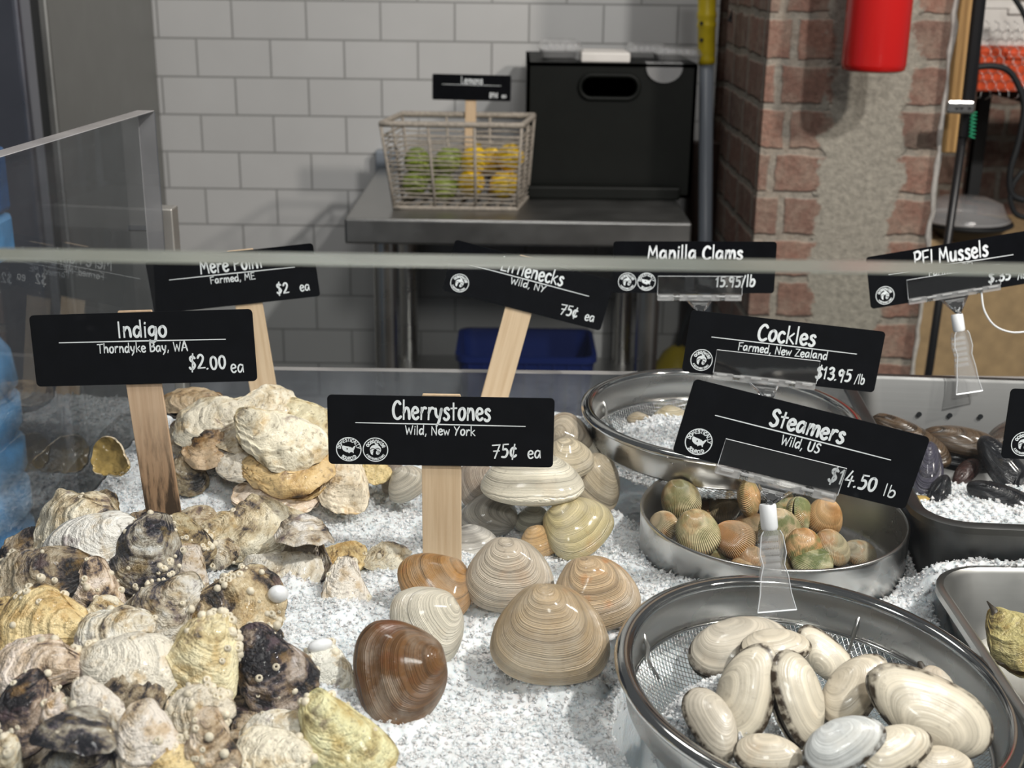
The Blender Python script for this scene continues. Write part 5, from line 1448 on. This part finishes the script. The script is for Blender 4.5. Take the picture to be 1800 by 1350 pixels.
# ---- large clams in front: seed, u, v, px, axis, normal, z, tint, label
W1 = (1, 1, 1, 1)
fr = lambda *a: shell('clam', *a[:-1], label=a[-1], cat='clam', name='quahog_clam', group='large clams in front of the Cherrystones board', H=.27, H2=.25)
CL = 'large clams in front of the Cherrystones board'
fr(1, 967, 1116, 205, -93, (.02, .28, 1), .938, (.46, .335, .20, .5), 'tan brown ridged clam nearest the front colander, largest of the front clams')
fr(2, 895, 1012, 155, -93, (.05, .30, 1), .940, (.60, .51, .40, .25), 'pale tan glossy clam standing upright just right of the Cherrystones stick')
fr(3, 1045, 1045, 158, -78, (.22, .32, 1), .938, (.56, .40, .24, .9), 'orange brown clam with pale flecks at the right of the front clams')
fr(4, 754, 1098, 148, -150, (.40, .25, 1), .934, (.74, .68, .56, .1), 'whitish upright clam between the dark brown clam and the stick')
fr(5, 704, 1184, 192, -171, (.22, .25, 1), .938, (.17, .080, .028, .8), 'dark brown glossy clam standing in the ice beside the front oysters')
fr(6, 768, 1032, 150, -168, (.25, .85, .75), .932, (.42, .22, .075, 1.0), 'orange banded clam lying on its side at the foot of the stick')

# ---- smaller clams behind
def sc_(seed, u, v, px, ang, n, z, col, label, kind='clam', H=.27, H2=.25, gape=0):
    shell(kind, seed, u, v, px, ang, n, z, col, label, 'clam', 'small_clam', 'small clams heaped behind the Cherrystones board', H=H, H2=H2, gape=gape)
sc_(2, 716, 850, 76, -65, (-.35, .4, .9), .925, (.70, .64, .53, .1), 'whitish clam left of the Cherrystones stick under the board')
sc_(1, 690, 838, 60, 200, (-.5, .3, .6), .92, (.30, .24, .19, .2), 'brownish clam half hidden at far left of the small clam heap')
sc_(3, 840, 852, 88, 195, (-.1, .55, .9), .93, (.42, .34, .27, .3), 'grey brown clam right of the stick under the board edge')
sc_(4, 935, 846, 176, -92, (0, .95, .42), .952, (.80, .74, .60, .1), 'large white clam lying flat below the right end of the board', H=.24, H2=.20)
sc_(5, 1002, 806, 90, -60, (.45, .5, .8), .955, (.62, .53, .38, .2), 'cream clam peeping out right of the Cherrystones board')
sc_(1, 1000, 762, 92, 15, (.2, .8, .7), .945, (.52, .44, .33, .2), 'brown striped clam topmost behind the board near the back colander')
sc_(2, 1045, 792, 95, 170, (.15, .75, .75), .93, (.76, .71, .58, .05), 'white clam beside the back colander at the right of the heap')
sc_(3, 1046, 845, 112, -125, (.55, .25, .85), .925, (.50, .41, .28, .3), 'brown clam with its hinge turned right at the heap end')
sc_(4, 862, 905, 108, 150, (.1, .75, .6), .918, (.34, .32, .28, .1), 'grey clam in shadow just right of the stick')
sc_(5, 938, 915, 66, -110, (-.2, .6, .8), .915, (.40, .39, .32, .0), 'dark grey green clam in the shadowed gap of the heap')
sc_(6, 1013, 926, 132, -38, (.12, .62, .80), .925, (.56, .47, .25, .3), 'yellow olive clam tilted over at the front of the heap')
sc_(6, 948, 953, 74, -70, (-.1, .6, .9), .915, (.62, .40, .19, .3), 'small orange tan clam behind the tallest front clam')
sc_(2, 832, 952, 80, -60, (.0, .8, .6), .910, (.70, .66, .60, .0), 'pale clam half buried in ice behind the upright tan clam')

# ---- cockles
def ck(seed, u, v, px, ang, n, z, col, label, gape=0):
    shell('cockle', seed, u, v, px * 1.13, ang, n, z, col, label, 'cockle', 'cockle', 'cockles in the round pan', H=.30, H2=.29, gape=gape)
Y_, O_, T_2, G_, B_ = (.86, .74, .44), (.80, .50, .24), (.76, .60, .38), (.66, .62, .36), (.50, .34, .20)
ck(1, 1197, 878, 66, -80, (-.1, .2, 1), .925, (*Y_, .6), 'yellow cockle standing highest at the left of the round pan')
ck(2, 1167, 926, 54, -60, (-.75, .35, .6), .915, (*T_2, .3), 'tan cockle edge-on at the far left rim of the pan')
ck(3, 1226, 936, 74, -75, (-.05, .25, 1), .922, (*Y_, .5), 'large yellow cockle face-on in the left front of the pan')
ck(4, 1273, 890, 56, -120, (-.3, .55, .8), .912, (*T_2, .2), 'tan cockle behind the orange upright one in the pan')
ck(1, 1316, 877, 58, -92, (.92, .1, .42), .930, (*O_, .5), 'orange cockle edge-on with its seam in the middle, topmost in the pan')
ck(2, 1290, 948, 66, -25, (-.1, .45, .9), .915, (*B_, .1), 'brown cockle showing curved ridges left of the clip', .12)
ck(3, 1262, 970, 34, -90, (.1, .4, .9), .905, (*G_, .6), 'small greenish cockle at the near rim left of the clip')
ck(4, 1320, 930, 56, -160, (-.2, .5, .7), .908, (*B_, .2), 'brown cockle mostly hidden behind the white clip socket', .12)
ck(1, 1372, 936, 76, -80, (.15, .3, 1), .922, (*T_2, .9), 'tan and green cockle directly behind the clear clip')
ck(2, 1404, 906, 58, -100, (.90, .15, .5), .922, (*G_, .9), 'green tinted cockle edge-on right of the clip', .10)
ck(3, 1450, 910, 62, -110, (.2, .3, 1), .920, (*O_, .1), 'orange tan cockle at the right end of the heap')
ck(4, 1378, 884, 42, -90, (.1, .5, .9), .915, (*G_, 1.0), 'green cockle peeping out behind the sign clip arms')
ck(1, 1414, 962, 62, -85, (-.05, .5, 1), .918, (*O_, .9), 'orange and green cockle lying right of the clip near the rim')
ck(2, 1462, 964, 62, -60, (.5, .45, .7), .915, (.58, .50, .33, .1), 'beige ridged cockle slightly open at the right front', .16)
ck(3, 1428, 988, 64, 172, (.0, .75, .7), .910, (*G_, 1.0), 'green and pink cockle lying flat at the near rim')
ck(4, 1510, 974, 52, -20, (.1, .6, .7), .903, (.52, .45, .32, .1), 'grey beige cockle apart at the right with ice on it', .14)
ck(1, 1322, 984, 46, -100, (-.2, .6, .8), .905, (*B_, .1), 'brown cockle low against the near rim beside the clip')
ck(2, 1307, 998, 44, 180, (0, .8, .6), .900, (*T_2, .2), 'tan cockle just showing over the near rim left of the clip')
ck(3, 1393, 996, 38, 180, (0, .8, .6), .900, (*Y_, .3), 'pale yellow cockle just showing over the near rim right of the clip')
ck(4, 1242, 902, 44, -90, (0, .5, .9), .905, (*O_, .1), 'orange cockle glimpsed between the two yellow cockles')

# ---- steamers
def st(seed, u, v, px, ang, n, z, col, label, gape=0.17, siph=None):
    t = shell('steamer', seed, u, v, px * 1.04, ang, n, z, col, label, 'clam', 'steamer_clam', 'steamer clams in the front colander', H=.15, H2=.14, gape=gape, lining='siphon')
    b = MB(); Oy = OUT['steamer']
    P = [(x * .93, y * .90, 0) for x, y in catmull(Oy, 4, True)]
    b.add([(x, y, .030) for x, y, _ in P] + [(x, y, -.030) for x, y, _ in P], [tuple(range(len(P))), tuple(range(len(P), 2 * len(P)))[::-1]] + [(i, (i + 1) % len(P), len(P) + (i + 1) % len(P), len(P) + i) for i in range(len(P))])
    b.build('mantle', M['siphon'], t, smooth=False)
    if siph:
        b = MB(); b.tube([(siph * .40, -.04, 0), (siph * .52, -.06, .01), (siph * .62, -.04, .03), (siph * .66, -.02, .045)], [.085, .075, .07, .05], 12, flat=.7); b.build('siphon', M['siphon'], t, smooth=True)
    return t
C1, C2, C3, C4 = (.60, .525, .41, .15), (.66, .59, .47, .1), (.56, .50, .41, .1), (.60, .61, .60, .0)
st(1, 1300, 1135, 178, -72, (-.12, .55, .9), .928, C3, 'cream steamer clam lying at the back left of the colander')
st(2, 1362, 1138, 124, -75, (.05, .62, .75), .938, C1, 'cream steamer clam pointing right with both valves visible under the clip', .22)
st(3, 1312, 1216, 172, -14, (-.18, .30, 1), .938, C2, 'tall cream steamer clam standing at centre left of the colander')
st(4, 1402, 1228, 165, 188, (.30, .35, .9), .936, C2, 'narrow cream steamer clam standing in the middle, gaping left', .24)
st(5, 1448, 1152, 118, 40, (.15, .5, .9), .930, C2, 'smooth pale steamer clam behind the middle ones')
st(1, 1500, 1212, 150, -35, (-.10, .40, 1), .936, C1, 'ridged steamer clam right of centre in the colander')
st(2, 1630, 1252, 226, 62, (.15, .50, .9), .940, C2, 'longest steamer clam lying at the right of the colander', .20)
st(3, 1652, 1202, 74, -150, (-.2, .6, .8), .925, C3, 'small steamer clam with dark siphon at the right rear', .16, -1)
st(4, 1252, 1272, 135, -150, (-.25, .50, .9), .930, C3, 'beige steamer clam at the left front of the colander')
st(5, 1352, 1325, 120, -95, (-.05, .55, .9), .930, C1, 'steamer clam cut by the lower edge of the view, left of the grey one')
st(1, 1482, 1308, 150, -60, (-.12, .40, 1), .945, C4, 'grey white steamer clam at the lower edge, closest to the front')
st(2, 1572, 1318, 140, -60, (.10, .5, .9), .938, C2, 'pale cream steamer clam between the grey one and the longest one')
st(3, 1655, 1342, 110, -85, (.1, .6, .8), .928, C1, 'pale steamer clam just showing at the lower right of the colander')

# ---- manila clams in the back colander
def ml(seed, u, v, px, ang, n, z, col, label, gape=0):
    shell('manila', seed, u, v, px, ang, n, z, col, label, 'clam', 'manila_clam', 'small clams in the back colander', H=.20, H2=.19, gape=gape)
ml(1, 1124, 737, 46, -100, (0, .85, .5), .938, (.34, .27, .17, .2), 'small brown clam half sunk in the ice of the back colander')
ml(2, 1184, 735, 72, -80, (.1, .8, .6), .938, (.52, .44, .28, .2), 'yellowish clam beside the Steamers board edge in the back colander', .1)
ml(3, 1152, 766, 34, -90, (0, .9, .5), .934, (.56, .42, .25, .9), 'pale green and pink clam nearly buried in the colander ice')
ml(1, 1196, 752, 40, -30, (.2, .7, .6), .936, (.16, .14, .10, .0), 'dark clam at the left edge of the Steamers board')

# ---- mussels
def mu(seed, u, v, px, ang, n, z, col, label, gape=0):
    shell('mussel', seed, u, v, px * 1.22, ang, n, z, col, label, 'mussel', 'mussel', 'mussels in the perforated pan', H=.17, H2=.17, gape=gape)
K_, BR, BL = (.009, .010, .013, .1), (.085, .055, .032, .6), (.055, .052, .075, .2)
mu(1, 1600, 775, 130, -35, (.1, .75, .6), .930, BR, 'brown mussel behind the upper right corner of the Steamers board')
mu(2, 1690, 776, 112, -12, (0, .65, .7), .932, BR, 'brown black mussel lying across the back of the pan')
mu(3, 1770, 772, 110, 25, (.1, .7, .7), .928, (.06, .042, .03, .6), 'brown tinged mussel beside the right edge board')
mu(1, 1632, 828, 96, -105, (-.2, .5, .8), .925, BL, 'blue grey shiny mussel beside the Steamers board right end')
mu(2, 1652, 868, 72, -125, (.1, .6, .8), .916, K_, 'small black mussel standing near the left front corner')
mu(3, 1698, 830, 64, 35, (0, .7, .7), .915, (.05, .022, .018, .9), 'small mussel with reddish tip in the middle ice')
mu(1, 1768, 825, 118, -60, (.1, .5, .8), .925, K_, 'large black mussel at the right below the edge board')
mu(2, 1766, 880, 112, -25, (-.1, .65, .7), .918, K_, 'long black mussel lying in ice at the near right')
mu(3, 1700, 803, 120, 172, (0, .7, .6), .915, K_, 'black mussel in shadow under the brown ones')
mu(1, 1800, 862, 80, 60, (.2, .5, .8), .915, K_, 'black mussel cut by the right edge of the view')
# olive shellfish in the tray
t = shell('oyster', 21, 1792, 1122, 132, -48, (-.30, .50, .85), .915, (.62, .55, .26, .35), 'olive brown gaping shellfish in the shallow tray at right edge', 'shellfish', 'olive_shellfish', H=.17, H2=.17, gape=.28, lining='nacre', flat=True)
b = MB(); b.tube([(-.05, .34, .10), (.02, .46, .10), (.05, .62, .07)], [.06, .045, .008], 8, flat=.5); b.build('pointed_tip', M['siphon'], t, smooth=True)

# ---- oysters at the back (smooth, cream)
MP = 'oysters on the back ice mound'
def mo(seed, u, v, px, ang, n, z, col, label, gape=0, lining=None, half=False, flat=False, H=.13):
    shell('oyster', seed, u, v, px * 1.12, ang, n, z, col, label, 'oyster', 'oyster', MP, mat='oyster_smooth', H=H, H2=.12, gape=gape, lining=lining, flat=flat, half=half)
mo(1, 197, 803, 84, 150, (-.45, .25, .9), .935, (.80, .70, .55, .2), 'yellow lined half shell alone at the left by the acrylic panel', 0, 'nacre', True, True)
mo(2, 332, 830, 78, -80, (.25, .25, .9), .930, (.34, .31, .24, .6), 'dark olive round oyster just right of the Indigo stick', 0, None, flat=True)
mo(3, 345, 714, 118, 165, (.0, .80, .5), .968, (.62, .50, .36, .5), 'thin brown oyster highest at the back left of the heap')
mo(18, 376, 742, 128, 190, (-.1, .62, .8), .966, (.95, .90, .78, .2), 'white rugged oyster below the topmost brown one')
mo(5, 366, 782, 92, -75, (-.1, .55, .8), .952, (.70, .54, .38, .5), 'brown pointed oyster in the dark gap of the back heap')
mo(6, 438, 776, 102, 8, (.1, .80, .5), .955, (.72, .68, .60, .4), 'thin grey lipped oyster under the big cream one')
mo(7, 446, 808, 120, 18, (-.15, .62, .75), .945, (.95, .90, .82, .15), 'white ridged oyster beside the tan one in the back heap')
mo(27, 492, 766, 158, -26, (.10, .50, .9), .968, (1, .95, .80, .0), 'biggest cream white oyster in the middle of the back heap')
mo(9, 462, 712, 104, 12, (0, .75, .6), .978, (.95, .90, .78, .15), 'cream oyster at the foot of the Mere Point stick')
mo(10, 492, 712, 72, -40, (.25, .5, .8), .974, (.70, .64, .58, .3), 'small grey pink oyster topmost beside the Mere Point stick')
mo(11, 545, 748, 118, -38, (.22, .55, .8), .962, (.82, .76, .56, .3), 'spotted cream oyster tucked beside the Cherrystones board left end')
mo(13, 504, 826, 146, -8, (.0, .66, .8), .940, (.86, .64, .34, .12), 'tan orange smooth oyster in front of the back heap', .10, None, flat=True)
mo(20, 490, 866, 146, 2, (0, .80, .55), .920, (1, .88, .78, .15), 'flat pinkish white oyster half in ice at the front of the back heap')
mo(14, 612, 852, 100, -88, (.0, .50, .9), .930, (1, .90, .74, .0), 'fan shaped white oyster under the left end of the Cherrystones board')
mo(1, 574, 802, 60, -60, (.1, .6, .8), .945, (.56, .50, .32, .4), 'small olive oyster between the tan one and the board')
mo(2, 660, 826, 56, -50, (0, .6, .8), .930, (.90, .74, .40, .1), 'small yellow oyster in shadow under the Cherrystones board')
mo(3, 322, 768, 70, -60, (-.1, .6, .8), .95, (.62, .55, .46, .5), 'greyish oyster half hidden behind the Indigo stick')
mo(6, 420, 728, 96, 200, (0, .7, .6), .962, (.72, .66, .52, .3), 'grey cream oyster behind the white rugged one')

# ---- rough oysters in front
FO = 'rough oysters heaped at the front left'
def fo(seed, u, v, px, ang, n, z, col, label, barn=14, gape=0, lining=None, flat=False, H=.19):
    shell('oyster', seed, u, v, px * 1.17, ang, n, z, col, label, 'oyster', 'oyster', FO, H=H, H2=.17, gape=gape, lining=lining, flat=flat, barn=barn)
def limpet(name_end, x, y, z, rx, ry, h):      # white slipper shell grown on an oyster
    t = [o for o in COL.objects if o.get('label', '').endswith(name_end)][0]
    b = MB(); b.lathe([(1, -.3), (1, .1), (.82, .6), (.45, .92), (0, 1)], 20)
    b.v = [(x + p[0] * rx, y + p[1] * ry, z + p[2] * h) for p in b.v]; b.build('white_limpet', M['white_plastic'], t, smooth=True)
WH, CR, OC, SL, DK, PK, GB = (1, 1, 1, .0), (1, .95, .82, .36), (1, .82, .48, .30), (.72, .76, .82, .85), (.62, .58, .52, .9), (1, .90, .86, .40), (.84, .75, .58, .52)
fo(8, 160, 962, 152, 212, (-.10, .45, 1), .958, (1, 1, 1.0, -.1), 'smooth white oyster largest at the top left of the front heap', 0, 0, None, True)
fo(4, 135, 928, 150, 195, (-.30, .45, .9), .945, CR, 'cream and grey oyster behind the smooth white one by the panel', 6)
fo(5, 263, 972, 134, -98, (.05, .45, 1), .958, SL, 'slate grey barnacled oyster right below the Indigo stick', 34)
fo(6, 72, 1022, 160, 200, (-.05, .65, .8), .950, DK, 'long black brown oyster at the left edge under the white one', 18)
fo(7, 182, 902, 70, 120, (-.1, .3, .9), .940, GB, 'thin oyster standing upright behind the white one near the panel', 4)
fo(9, 170, 1042, 112, -80, (.05, .35, .9), .945, PK, 'pinkish cream oyster hanging below the smooth white one', 10)
fo(10, 332, 948, 92, -60, (.35, .35, .9), .945, (.70, .64, .48, .6), 'dark ochre barnacled oyster right of the slate one', 16)
fo(11, 330, 1002, 84, -95, (.2, .45, .9), .935, (.84, .78, .74, .3), 'grey pink smooth oyster tucked under the slate one', 3)
fo(12, 80, 1098, 150, 172, (-.05, .60, .9), .945, OC, 'ochre rusty oyster lying at the left edge', 22)
fo(13, 172, 1088, 86, 20, (0, .65, .8), .940, CR, 'cream plate-like oyster between the ochre one and white spotted one', 8)
fo(1, 285, 1072, 150, 222, (-.05, .45, 1), .952, (.84, .84, .84, .5), 'grey wrinkled oyster in the middle of the front heap', 6)
fo(2, 412, 1066, 156, 10, (.05, .45, 1), .952, GB, 'large brown oyster crusted with barnacles and tipped with white', 46)
fo(14, 205, 1122, 124, 205, (0, .55, .9), .950, (1, .99, .95, .42), 'white oyster with purple dark spots near the heap middle', 4)
fo(3, 65, 1182, 152, 185, (-.1, .55, .9), .955, PK, 'pale striped pebble-crusted oyster at the left edge', 34)
fo(4, 362, 1158, 150, -105, (.10, .42, 1), .962, (1, .93, .66, .15), 'yellow cream oyster standing at the heap centre below the barnacled brown one', 30)
fo(8, 222, 1180, 160, -15, (.0, .58, .9), .958, (1, .96, .88, .05), 'long cream oyster lying across below the purple spotted one', 8, 0, None, True)
fo(5, 226, 1222, 110, -30, (.05, .5, .9), .950, DK, 'dark rough oyster under the long cream one', 12)
fo(9, 166, 1243, 104, -55, (-.05, .4, 1), .966, (1, .95, .90, .0), 'round pinkish white oyster above the slate lipped one', 2, 0, None, True)
fo(6, 42, 1252, 130, -100, (-.2, .45, .9), .955, (.66, .58, .58, .9), 'purple black oyster at the lower left edge', 10)
fo(10, 102, 1250, 62, -80, (0, .5, .9), .962, PK, 'small pale pink oyster wedged beside the purple black one', 5)
fo(11, 262, 1302, 130, -70, (0, .5, .9), .962, (1, .94, .90, .1), 'white and rose oyster near the lower edge of the view', 6, 0, None, True)
fo(12, 140, 1312, 140, -100, (.05, .86, .42), .968, SL, 'slate blue lipped oyster gaping at the lower edge', 4, .62, None, True)
fo(2, 352, 1254, 108, 190, (.05, .45, .9), .955, (.90, .84, .74, .35), 'knobbly barnacled oyster under the yellow cream one', 50)
fo(13, 368, 1312, 118, -85, (.15, .35, .9), .960, (.74, .64, .54, .5), 'brown oyster standing at the lower edge under the knobbly one', 16)
fo(7, 478, 1172, 146, -50, (.20, .42, .9), .945, (.62, .58, .62, .85), 'purple black oyster leaning right of the yellow cream one', 12, .18)
fo(14, 578, 1186, 112, -70, (.1, .5, .9), .928, (1, 1, .96, .05), 'frosty cream oyster with a white pebble, partly sunk in ice', 14)
fo(1, 487, 1284, 112, 200, (0, .50, .9), .945, (1, .98, .92, .2), 'pale round oyster left of the yellow green one', 6)
fo(3, 605, 1296, 172, -48, (.10, .50, 1), .950, (.98, .96, .62, .2), 'large yellow green oyster at the right front corner of the heap', 10, 0, None, True)
fo(9, 478, 1335, 130, 185, (0, .55, .9), .945, CR, 'cream oyster cut by the lower edge beside the yellow green one', 8)
fo(10, 12, 1336, 80, -90, (-.1, .5, .9), .965, CR, 'cream oyster in the lower left corner', 6)
fo(11, 8, 1082, 60, -80, (-.2, .5, .9), .945, OC, 'orange cream oyster cut by the left edge', 3)
fo(12, 300, 1340, 96, -60, (0, .55, .9), .955, OC, 'ochre cream oyster at the lower edge between the rose and brown ones', 10)
fo(5, 352, 930, 72, 98, (.25, .15, .9), .930, (.72, .66, .56, .4), 'thin striped oyster standing like a fin right of the Indigo stick', 2)
fo(13, 428, 940, 160, 6, (.0, .72, .7), .925, (1, .95, .80, .25), 'cream ridged oyster lying flat right of the fin shaped one', 12)
fo(14, 482, 922, 96, 0, (0, .85, .5), .918, (.80, .74, .60, .5), 'ridged grey oyster behind the flat cream one', 10)
fo(1, 528, 962, 112, -88, (.08, .88, .42), .930, (.86, .84, .84, .5), 'grey oyster gaping with a dark opening on the ice', 4, .66)
fo(2, 394, 968, 62, 80, (-.1, .4, .9), .922, (.82, .76, .66, .4), 'small upright oyster standing in front of the flat cream one', 4)
fo(3, 495, 1006, 122, -8, (0, .68, .8), .915, (1, .98, .94, .3), 'white and grey oyster in front of the gaping one', 6)
fo(4, 598, 982, 82, 5, (0, .80, .6), .912, OC, 'small ochre oyster right of the gaping one', 2)
fo(6, 676, 984, 78, 8, (0, .85, .5), .910, CR, 'thin cream oyster flat on ice left of the orange banded clam', 8)
fo(7, 610, 1034, 100, -80, (.05, .45, .9), .915, (1, .95, .90, .1), 'ribbed white oyster sunk in ice apart from the heap', 4)
limpet('tipped with white', .02, -.43, .07, .085, .10, .11)
limpet('partly sunk in ice', -.02, .38, .14, .17, .09, .09)
# deep ones, seen only through the gaps
random.seed(12)
dk = 0
for (u, v) in [(60, 960), (40, 1075), (110, 1060), (235, 1055), (330, 1035), (130, 1140), (250, 1110), (300, 1125), (20, 1140), (440, 1110), (150, 1190), (300, 1210), (20, 1220), (110, 1280), (420, 1200), (210, 1270), (310, 1270), (40, 1300), (430, 1260), (520, 1240), (220, 1340), (420, 1330), (545, 1330), (90, 1330), (380, 1110), (210, 990), (110, 1000), (290, 930)]:
    shell('oyster', [5, 6, 7, 10, 13][dk % 5], u, v + 6, random.uniform(110, 135), random.uniform(0, 360), (random.uniform(-.3, .3), .8, .6), .922, (.66, .60, .54, .75), 'dark rough oyster wedged deep in the gaps of the front heap', 'oyster', 'oyster', 'deep oysters in the gaps of the front heap', H=.19, H2=.15)
    dk += 1
